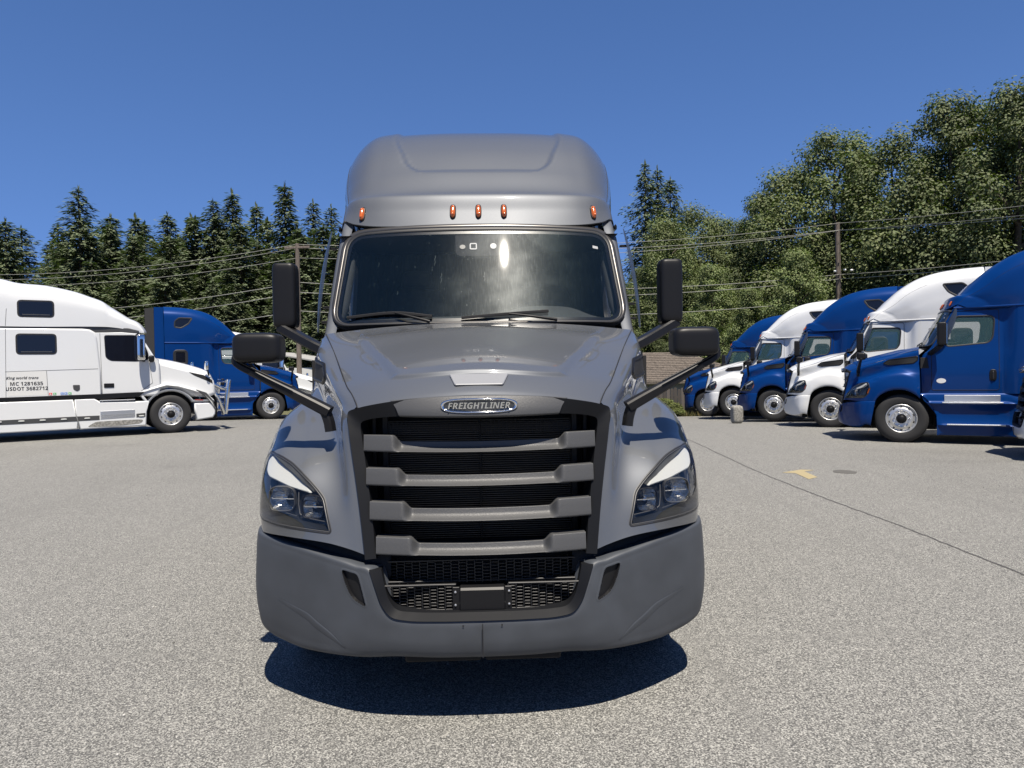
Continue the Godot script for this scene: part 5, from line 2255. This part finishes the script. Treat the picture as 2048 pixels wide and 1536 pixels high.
	var sh := thing("shed", "small white shed with a grey roof behind the white nose on the left", "shed", V3(-9.0, sy, -38.0), -.2)
	g = Geo.new()
	g.box(V3(0, .95, 0), V3(2.2, .95, 2.0))
	part(sh, "wall", g, M.white_dirty)
	g = Geo.new()
	g.bar(PackedVector3Array([V3(-2.4, 2.75, 0), V3(2.4, 1.9, 0)]), PackedVector2Array([Vector2(4.4, .1), Vector2(4.4, .1)]), Vector3.BACK)
	part(sh, "roof", g, M.wall_grey)


# ------------------------------------------------------------------ rows of tractors
func place(o: Node3D, contact: Vector3, deg: float, side: float, zl := -1.25) -> void:
	# contact: where the outer face of the near front wheel meets the ground; deg: bearing of the nose
	var a := deg_to_rad(deg)
	o.rotation.y = a
	o.position = contact - Basis(Vector3.UP, a) * V3(side * 1.17, 0, zl)


func recolor(o: Node, swap: Dictionary) -> void:
	for c in o.get_children():
		if c is MeshInstance3D and swap.has(c.material_override):
			c.material_override = swap[c.material_override]
		recolor(c, swap)


func build_trucks() -> void:
	var main := make_cascadia()
	# the silver one alone has a dusty screen
	var row := [
		[V3(9.03, -.10, -19.0), "blue", "blue sleeper tractor in the middle of the right row", "x"],
	]
	var blue := {M.silver_paint: M.blue_paint, M.bumper_grey: M.blue_paint}
	var white := {M.silver_paint: M.white_paint, M.bumper_grey: M.white_paint}
	var spots := [
		[V3(8.70, .0, -11.46), blue, "blue sleeper tractor nearest on the right, its door and steps in full view"],
		[V3(9.10, -.03, -15.40), white, "white sleeper tractor between the nearest and the middle blue one on the right"],
		[V3(9.04, -.10, -19.0), blue, "blue sleeper tractor in the middle of the right row between two white ones"],
		[V3(8.94, -.18, -22.4), white, "white sleeper tractor second from the far end of the right row"],
		[V3(9.04, -.40, -25.8), blue, "blue sleeper tractor at the far end of the right row by the fence"],
		[V3(9.85, .0, -7.4), white, "white sleeper tractor just outside the right edge of the picture"],
	]
	for q in spots:
		var o := copy(main, q[2], "angle parked tractors in the right row")
		recolor(o, q[1])
		place(o, q[0], -119.0, 1.0)
		if q[1] == blue and q[0].z > -12.0:
			var ov := Geo.new()
			var circ := PackedVector2Array()
			for j in 24:
				circ.append(Vector2(-1.97 + .085 * cos(TAU * j / 24), 1.29 + .05 * sin(TAU * j / 24)))
			ov.plate(circ, func(p: Vector2) -> Vector3: return V3(1.1435, p.y, p.x), V3(-.004, 0, 0), .001)
			part(o, "oval_badge", ov, M.sticker_white)
	var o := copy(main, "blue sleeper tractor on the left behind the white one", "")
	recolor(o, blue)
	place(o, V3(-7.75, -.04, -23.2), 115.0, -1.0)
	# dust only on the main screen
	var g := Geo.new()
	var rows := []
	for i in 21:
		var r := PackedVector3Array()
		for j in 41:
			var t := i / 20.0
			var s := -1.0 + j / 20.0
			var y := lerpf(2.03, 2.705, t)
			var x := s * lerpf(1.0, .945, t)
			r.append(V3(x, y, glass_z(x, y) + .0015))
		rows.append(r)
	g.grid(rows, V3(0, 2.3, -5))
	var uvs := PackedVector2Array()
	for i in 21:
		for j in 41:
			uvs.append(Vector2(j / 40.0, 1.0 - i / 20.0))
	var a := []
	a.resize(Mesh.ARRAY_MAX)
	a[Mesh.ARRAY_VERTEX] = g.v
	a[Mesh.ARRAY_NORMAL] = g.n
	a[Mesh.ARRAY_TEX_UV] = uvs
	a[Mesh.ARRAY_INDEX] = g.idx
	var m := ArrayMesh.new()
	m.add_surface_from_arrays(Mesh.PRIMITIVE_TRIANGLES, a)
	part(main, "windscreen_dust", m, M.dust_film)


func build_small_things() -> void:
	var g := Geo.new()
	var y := ground_y(7.6, -17.8)
	var r := RandomNumberGenerator.new()
	r.seed = 8
	g.blob(V3(0, .24, 0), V3(.16, .27, .18), .4, .45, 14)
	for i in g.v.size():
		g.v[i] += g.n[i] * r.randf_range(-.012, .012)
	var o := part(self, "concrete_block", g, M.concrete)
	o.position = V3(7.72, y, -18.6)
	tag(o, "rough pale concrete block standing between the blue and white noses", "block")
	# loose grit on the lot
	var mm := MultiMesh.new()
	mm.transform_format = MultiMesh.TRANSFORM_3D
	mm.use_colors = true
	g = Geo.new()
	g.blob(Vector3.ZERO, V3(1, .6, .8), .8, .9, 5)
	mm.mesh = g.mesh(true)
	mm.instance_count = 420
	for i in 420:
		var z := lerpf(2.0, -14.0, pow(r.randf(), 1.4))
		var x := r.randf_range(-.75, .75) * (4.2 - z)
		var s := r.randf_range(.003, .0085)
		mm.set_instance_transform(i, Transform3D(Basis(Vector3.UP, r.randf() * TAU).scaled(Vector3.ONE * s), V3(x, ground_y(x, z) + s * .4, z)))
		var t := r.randf_range(.07, .42)
		mm.set_instance_color(i, Color(t, t * .98, t * .92))
	var mi := MultiMeshInstance3D.new()
	mi.name = "loose_grit"
	mi.multimesh = mm
	var gm := mat("grit", Color(1, 1, 1), 0.9)
	gm.vertex_color_use_as_albedo = true
	mi.material_override = gm
	add_child(mi)
	tag(mi, "small loose stones scattered over the grey asphalt", "gravel")
	mi.set_meta("kind", "stuff")


# ------------------------------------------------------------------ white conventional with a rounded roof (front wheel at z = 0, facing +z)
func poly(a: Array) -> PackedVector2Array:
	var out := PackedVector2Array()
	for i in range(0, a.size(), 2):
		out.append(Vector2(a[i], a[i + 1]))
	return out


func side_plate(p: PackedVector2Array, x: float, th: float, bev := .004) -> Geo:
	var g := Geo.new()
	g.plate(p, func(q: Vector2) -> Vector3: return V3(x, q.y, q.x), V3(-signf(x) * th, 0, 0), bev)
	return g


func make_volvo() -> Node3D:
	var root := thing("tractor_truck", "white sleeper tractor with black lettering on its side panel at the left edge", "truck")
	var g := Geo.new()
	# roof and sleeper top
	var secs := []
	for q in [[-4.75, 3.95, 1.20, 2.77], [-4.1, 4.04, 1.21, 2.77], [-3.62, 3.98, 1.21, 2.775], [-3.3, 3.90, 1.21, 2.775], [-2.72, 3.86, 1.21, 2.78], [-2.1, 3.73, 1.205, 2.795], [-1.77, 3.61, 1.20, 2.80], [-1.5, 3.50, 1.195, 2.80], [-1.22, 3.34, 1.185, 2.795], [-.96, 3.16, 1.17, 2.765], [-.81, 3.06, 1.15, 2.73], [-.64, 2.985, 1.12, 2.695], [-.53, 2.89, 1.10, 2.67], [-.44, 2.75, 1.085, 2.655], [-.42, 2.69, 1.08, 2.652]]:
		var row := []
		var hgt: float = q[1] - q[3]
		for s in [-1.0, 1.0]:
			var half := []
			for e in [[0.0, 1.0], [.45, .985], [.72, .95], [.86, .88], [.95, .76], [.99, .6], [1.0, .35], [1.0, 0.0]]:
				var dz: float = -.16 * e[0] * e[0] if q[0] > -1.3 else 0.0
				half.append(V3(s * q[2] * e[0], q[3] + hgt * e[1], q[0] + dz))
			if s < 0:
				half.reverse()
				half.pop_back()
			row.append_array(half)
		secs.append(row)
	var rs := net(secs, 70, 84)
	g.grid(rs.rows, V3(0, 2.6, -2.5))
	for k in [0, 84]:
		var rr: PackedVector3Array = rs.rows[k]
		for j in 70:
			g.tri(rr[j], rr[j + 1], V3(0, 2.72, rr[35].z - (.1 if k else 0.0)), V3(0, 3, -2))
	for j in 84:
		g.quad(rs.rows[j][0], rs.rows[j + 1][0], rs.rows[j + 1][70], rs.rows[j][70], V3(0, 4, -2))
	part(root, "roof", g, M.white_paint)
	# dark recess line under the roof
	g = Geo.new()
	g.puff(poly([-4.7, 2.70, -4.7, 2.80, -1.87, 2.81, -1.42, 2.81, -.95, 2.775, -.70, 2.71, -.75, 2.64, -1.68, 2.64, -1.95, 2.70]), 0, 1.165, .02)
	part(root, "roof_recess", g, M.seal_grey)
	# sleeper box
	g = Geo.new()
	g.puff(poly([-4.75, 1.0, -4.75, 2.74, -1.98, 2.75, -1.82, 2.73, -1.70, 2.66, -1.66, 2.5, -1.60, 1.72, -1.58, 1.05]), 0, 1.215, .07, .05)
	part(root, "sleeper", g, M.white_paint)
	# cab
	g = Geo.new()
	g.puff(poly([-1.75, 1.0, -1.75, 2.68, -1.1, 2.70, -.70, 2.66, -.33, 2.0, -.24, 1.95, -.22, 1.2, -.30, 1.0]), 0, 1.17, .10, .05)
	part(root, "cab", g, M.white_paint)
	# hood: a narrowing nose
	var ctrl := []
	for q in [[-.33, 2.01, 1.02], [-.2, 2.0, 1.03], [.16, 1.93, 1.02], [.63, 1.80, .97], [1.0, 1.66, .90], [1.17, 1.54, .84], [1.26, 1.34, .80], [1.32, 1.10, .78], [1.33, .86, .78], [1.28, .5, .78]]:
		var r := []
		for s in [-1.0, -.94, -.6, 0.0, .6, .94, 1.0]:
			var e := absf(s)
			var drop: float = .02 * e * e if e < .95 else .5
			if e > .7 and e < .97:
				drop = .09
			var back: float = .0
			if q[0] > 1.1:
				back = .12 * e * e
			r.append(V3(s * q[2], q[1] - drop * (1.0 if q[0] < 1.15 else .1), q[0] - back))
		ctrl.append(r)
	g = Geo.new()
	var hs := net(ctrl, 48, 54)
	g.grid(hs.rows, V3(0, 1.0, 0))
	part(root, "hood", g, M.white_paint)
	g = Geo.new()
	g.puff(poly([-.30, 1.05, -.30, 1.93, .1, 1.82, .6, 1.68, .98, 1.52, 1.14, 1.38, 1.20, 1.0, .95, .9, .55, .95, .3, 1.12, 0, 1.2, -.2, 1.15]), 0, 1.03, .16, .10)
	part(root, "hood_side", g, M.white_paint)
	# fenders with the wheel opening
	var arc := PackedVector2Array()
	arc.append_array(poly([-.80, 1.12, -.42, 1.25, -.1, 1.34, .2, 1.30, .6, 1.17, .90, 1.05, 1.08, .86, 1.12, .80, .60, .80]))
	for i in 13:
		var t := PI * (.16 + .70 * i / 12.0)
		arc.append(Vector2(.60 * cos(t), .51 + .60 * sin(t)))
	for s in [-1, 1]:
		g = Geo.new()
		g.puff(arc, s * 1.0, .20, .09, .06)
		part(root, "fender", g, M.white_paint)
	g = Geo.new()
	var arcb := poly([.57, .79, 1.08, .78, 1.14, .62, 1.12, .46, 1.06, .36, .62, .30, .60, .52])
	g.puff(arcb, 0, 1.18, .10, .04)
	part(root, "bumper", g, M.white_paint)
	g = Geo.new()
	g.box(V3(0, .66, 1.16), V3(.72, .36, .10), .05)
	part(root, "grille", g, M.black_matte)
	g = Geo.new()
	g.puff(poly([-.55, .3, -.55, 1.1, .5, 1.1, .5, .3]), 0, .78, .02)
	part(root, "wheel_well", g, M.black_matte)
	# windows
	g = Geo.new()
	var win := [poly([-3.32, 3.42, -2.56, 3.42, -2.56, 3.0, -3.32, 3.0]), poly([-3.37, 2.61, -2.53, 2.61, -2.53, 2.10, -3.37, 2.10]), poly([-1.51, 2.59, -.84, 2.60, -.66, 2.56, -.50, 2.12, -.50, 1.95, -.79, 1.91, -1.38, 1.93, -1.49, 2.02])]
	for i in 3:
		var x := 1.222 if i < 2 else 1.176
		if i == 0:
			x = 1.2155
		for s in [-1, 1]:
			var w := Node3D.new()
			w.name = numbered("window", root)
			root.add_child(w, true)
			part(w, "frame", side_plate(smooth_poly(win[i], .10 if i < 2 else .06, 5), s * x, .03), M.gasket)
			part(w, "pane", side_plate(Geo.inset(smooth_poly(win[i], .10 if i < 2 else .06, 5), .035 if i < 2 else .015), s * (x + .004), .02, .002), M.dark_glass)
			if i < 2:
				part(w, "latch", side_plate(Geo.inset(win[i], .07), s * (x + .0055), .004, .001).mesh() if false else side_plate(poly([win[i][0].x + .1, win[i][3].y + .055, win[i][1].x - .1, win[i][3].y + .055, win[i][1].x - .1, win[i][3].y + .075, win[i][0].x + .1, win[i][3].y + .075]), s * (x + .008), .004, .001), M.seal_grey)
	# windscreen
	g = Geo.new()
	var ws := []
	for k in 5:
		var t := k / 4.0
		var row := PackedVector3Array()
		for j in 17:
			var s := -1.0 + j / 8.0
			row.append(V3(s * lerpf(1.08, 1.0, t), lerpf(1.99, 2.66, t), lerpf(-.28, -.62, t) - .12 * s * s))
		ws.append(row)
	g.grid(ws, V3(0, 2, -3))
	part(root, "windscreen", g, M.dark_glass)
	# dark sill band, skirts
	g = Geo.new()
	g.puff(poly([-4.7, .95, -4.7, 1.07, -1.6, 1.10, -.62, 1.12, -.75, 1.0, -1.6, .96]), 0, 1.222, .015)
	part(root, "sill_band", g, M.surround_dark)
	for q in [poly([-4.9, .22, -4.9, .96, -2.22, .985, -2.17, .60, -2.13, .42, -2.14, .23]), poly([-2.10, .22, -2.13, .42, -2.17, .60, -2.20, .985, -1.76, .985, -1.64, .90, -.86, .88, -.52, .88, -.58, .60, -.60, .24])]:
		g = Geo.new()
		g.puff(q, 0, 1.235, .05, .03)
		part(root, "skirt", g, M.white_paint)
	for s in [-1, 1]:
		part(root, "chrome_strip", side_plate(poly([-4.8, .425, -4.8, .53, -2.17, .555, -2.14, .43]), s * 1.241, .02), M.seal_grey)
		part(root, "chrome_strip", side_plate(poly([-2.12, .435, -2.15, .555, -1.66, .555, -1.66, .44]), s * 1.241, .02), M.seal_grey)
		part(root, "chrome_strip", side_plate(poly([-.83, .46, -.83, .56, -.62, .57, -.62, .47]), s * 1.241, .02), M.seal_grey)
		for z in [-4.2, -3.75, -3.30, -2.87, -2.43, -1.93, -.71]:
			g = Geo.new()
			g.blob(V3(s * 1.245, .497, z), V3(.012, .017, .065), .6, .5, 10)
			part(root, "strip_lamp", g, M.lamp_white)
		part(root, "step_plate", side_plate(poly([-1.64, .455, -1.64, .66, -.86, .67, -.86, .48]), s * 1.243, .03), M.tread_plate)
		g = Geo.new()
		for i in 22:
			for j in 3:
				g.box(V3(s * 1.246, .50 + j * .028, -1.60 + i * .0335 + (j % 2) * .012), V3(.004, .008, .010))
		part(root, "tread_bumps", g, M.chrome).set_meta("kind", "stuff")
		g = Geo.new()
		g.box(V3(s * 1.19, .925, -1.25), V3(.06, .012, .40), .004)
		part(root, "upper_step", g, M.tread_plate)
		part(root, "road_grime", side_plate(smooth_poly(poly([-1.95, .27, -1.75, .40, -.80, .41, -.66, .40, -.72, .30, -1.3, .26]), .08, 4), s * 1.2375, .002, .0005), M.concrete)
		# joints
		g = Geo.new()
		var j0 := func(p0: Vector2, p1: Vector2, x: float) -> void:
			g.bar(PackedVector3Array([V3(s * x, p0.y, p0.x), V3(s * x, p1.y, p1.x)]), PackedVector2Array([Vector2(.006, .008), Vector2(.006, .008)]), V3(1, 0, 0))
		j0.call(Vector2(-3.59, 1.07), Vector2(-3.56, 2.72), 1.2155)
		j0.call(Vector2(-2.74, 1.09), Vector2(-2.76, 1.70), 1.2155)
		j0.call(Vector2(-3.59, 1.69), Vector2(-1.66, 1.735), 1.2155)
		j0.call(Vector2(-1.58, 1.11), Vector2(-1.60, 2.64), 1.172)
		j0.call(Vector2(-.50, 1.95), Vector2(-.42, 1.35), 1.172)
		j0.call(Vector2(-.42, 1.35), Vector2(-.70, 1.14), 1.172)
		j0.call(Vector2(-3.56, 2.79), Vector2(-3.53, 3.20), 1.2115)
		part(root, "panel_joint", g, M.gasket)
		part(root, "sleeper_door_latch", side_plate(smooth_poly(poly([-2.22, 1.34, -2.07, 1.34, -2.07, 1.22, -2.13, 1.18, -2.21, 1.23]), .02, 3), s * 1.225, .02), M.seal_grey)
		part(root, "door_handle", side_plate(smooth_poly(poly([-1.54, 1.36, -1.31, 1.36, -1.31, 1.25, -1.54, 1.25]), .02, 3), s * 1.182, .02), M.black_plastic)
		# mirror
		g = Geo.new()
		g.blob(V3(s * 1.42, 2.27, -.70), V3(.10, .33, .10), .3, .5, 18)
		part(root, "door_mirror", g, M.chrome)
		g = Geo.new()
		g.tube(PackedVector3Array([V3(s * 1.15, 2.60, -.78), V3(s * 1.42, 2.63, -.74)]), .02, 8)
		g.tube(PackedVector3Array([V3(s * 1.15, 1.92, -.60), V3(s * 1.42, 1.93, -.68)]), .025, 8)
		g.blob(V3(s * 1.25, 1.98, -.44), V3(.05, .09, .07), .7, .7, 10)
		part(root, "mirror_bracket", g, M.black_plastic)
		g = Geo.new()
		g.blob(V3(s * 1.12, 1.79, .92), V3(.10, .13, .05), .5, .6, 14)
		part(root, "hood_mirror", g, M.chrome)
		g = Geo.new()
		g.tube(PackedVector3Array([V3(s * .98, 1.52, 1.0), V3(s * 1.10, 1.68, .95)]), .022, 8)
		part(root, "hood_mirror_stalk", g, M.black_plastic)
		# vent, headlamp, marker
		part(root, "hood_vent", side_plate(smooth_poly(poly([.48, 1.62, .86, 1.53, 1.08, 1.39, 1.09, 1.29, .90, 1.39, .62, 1.52]), .03, 3), s * 1.036, .03), M.black_matte)
		var hd := Node3D.new()
		hd.name = numbered("headlight", root)
		root.add_child(hd, true)
		part(hd, "housing", side_plate(smooth_poly(poly([.62, 1.15, .89, 1.05, 1.06, .84, 1.14, .52, 1.02, .74, .84, .95]), .02, 3), s * 1.206, .05), M.seal_grey)
		part(hd, "lens", side_plate(smooth_poly(poly([.86, .99, 1.03, .80, 1.09, .64, 1.0, .78]), .01, 3), s * 1.209, .01), M.lamp_white)
		part(root, "side_marker", side_plate(poly([.60, .875, .80, .86, .80, .84, .60, .855]), s * 1.205, .02), M.red_lens)
		wheel(root, V3(s * 1.035, .507, 0), s)
		wheel(root, V3(s * 1.03, .507, -5.3), s, true)
		wheel(root, V3(s * 1.03, .507, -6.6), s, true)
	# chrome bull bar
	g = Geo.new()
	for s in [-1, 1]:
		g.tube(PackedVector3Array([V3(s * .66, .42, 1.47), V3(s * .66, 1.30, 1.58), V3(s * .64, 1.38, 1.60)]), .06, 10)
		g.tube(PackedVector3Array([V3(s * .86, 1.28, 1.12), V3(s * .84, 1.16, 1.34), V3(s * .62, 1.12, 1.50)]), .045, 10)
		g.tube(PackedVector3Array([V3(s * .92, 1.14, 1.10), V3(s * .92, .80, 1.28), V3(s * .86, .45, 1.40), V3(s * .62, .43, 1.42)]), .045, 10)
	for y in [.50, .72, .94, 1.16, 1.34]:
		g.tube(PackedVector3Array([V3(-.66, y, 1.52), V3(.66, y, 1.52)]), .035, 8)
	part(root, "bull_bar", g, M.chrome)
	g = Geo.new()
	g.box(V3(0, .8, -3.2), V3(.5, .14, 3.9), .02)
	g.box(V3(0, .5, 0), V3(.95, .06, .06), .02)
	part(root, "chassis", g, M.black_matte)
	return root


func side_text(root: Node3D, txt: String, z0: float, z1: float, y: float, size: float, italic := 0.0) -> void:
	var sf := SystemFont.new()
	sf.font_names = PackedStringArray(["Droid Sans"])
	sf.font_weight = 600
	var tm := TextMesh.new()
	tm.text = txt
	tm.font = sf
	tm.font_size = 48
	tm.pixel_size = size / 35.0
	tm.depth = .003
	tm.horizontal_alignment = HORIZONTAL_ALIGNMENT_LEFT
	var t := part(root, "lettering", tm, M.ink)
	var bb := tm.get_aabb()
	var k := (z1 - z0) / maxf(bb.size.x, .01)
	# reads along +z on the -x side
	t.transform = Transform3D(Basis(V3(0, 0, k), V3(0, 1, italic), V3(-1, 0, 0)), V3(-1.2185, y, z0 - bb.position.x * k))


func build_volvos() -> void:
	var v := make_volvo()
	var o := copy(v, "white sleeper tractor mostly hidden behind the blue one on the left", "")
	place(o, V3(-8.55, -.33, -30.0), 115.0, -1.0, 0.0)
	# lettering and labels only on the near one
	part(v, "sign_panel", side_plate(poly([-3.55, 1.10, -3.55, 1.69, -2.765, 1.705, -2.765, 1.11]), -1.2165, .01, .001), M.white_dirty)
	side_text(v, "King world trans", -3.57, -2.93, 1.535, .062, .2)
	side_text(v, "MC 1281635", -3.50, -2.84, 1.395, .085)
	side_text(v, "USDOT 3682712", -3.59, -2.74, 1.275, .085)
	var cols := [lin(.6, .08, .07), lin(.12, .38, .16), lin(.07, .19, .5), lin(.07, .19, .5), lin(.12, .38, .16)]
	var zs := [-2.69, -2.605, -2.45, -2.37, -2.285]
	for i in 5:
		var m := mat("label_ink_%d" % i, cols[i], .5)
		var g := side_plate(poly([zs[i] - .033, 1.10, zs[i] - .033, 1.16, zs[i] + .033, 1.16, zs[i] + .033, 1.10]), -1.2185, .004, .001)
		part(v, "label", g, m)
		g = side_plate(poly([zs[i] - .018, 1.115, zs[i] - .012, 1.145, zs[i] - .004, 1.145, zs[i] + .010, 1.118, zs[i] + .020, 1.145, zs[i] + .014, 1.112]), -1.2205, .002, .0002)
		part(v, "label_mark", g, M.sticker_white)
	place(v, V3(-8.35, .10, -16.25), 121.0, -1.0, 0.0)
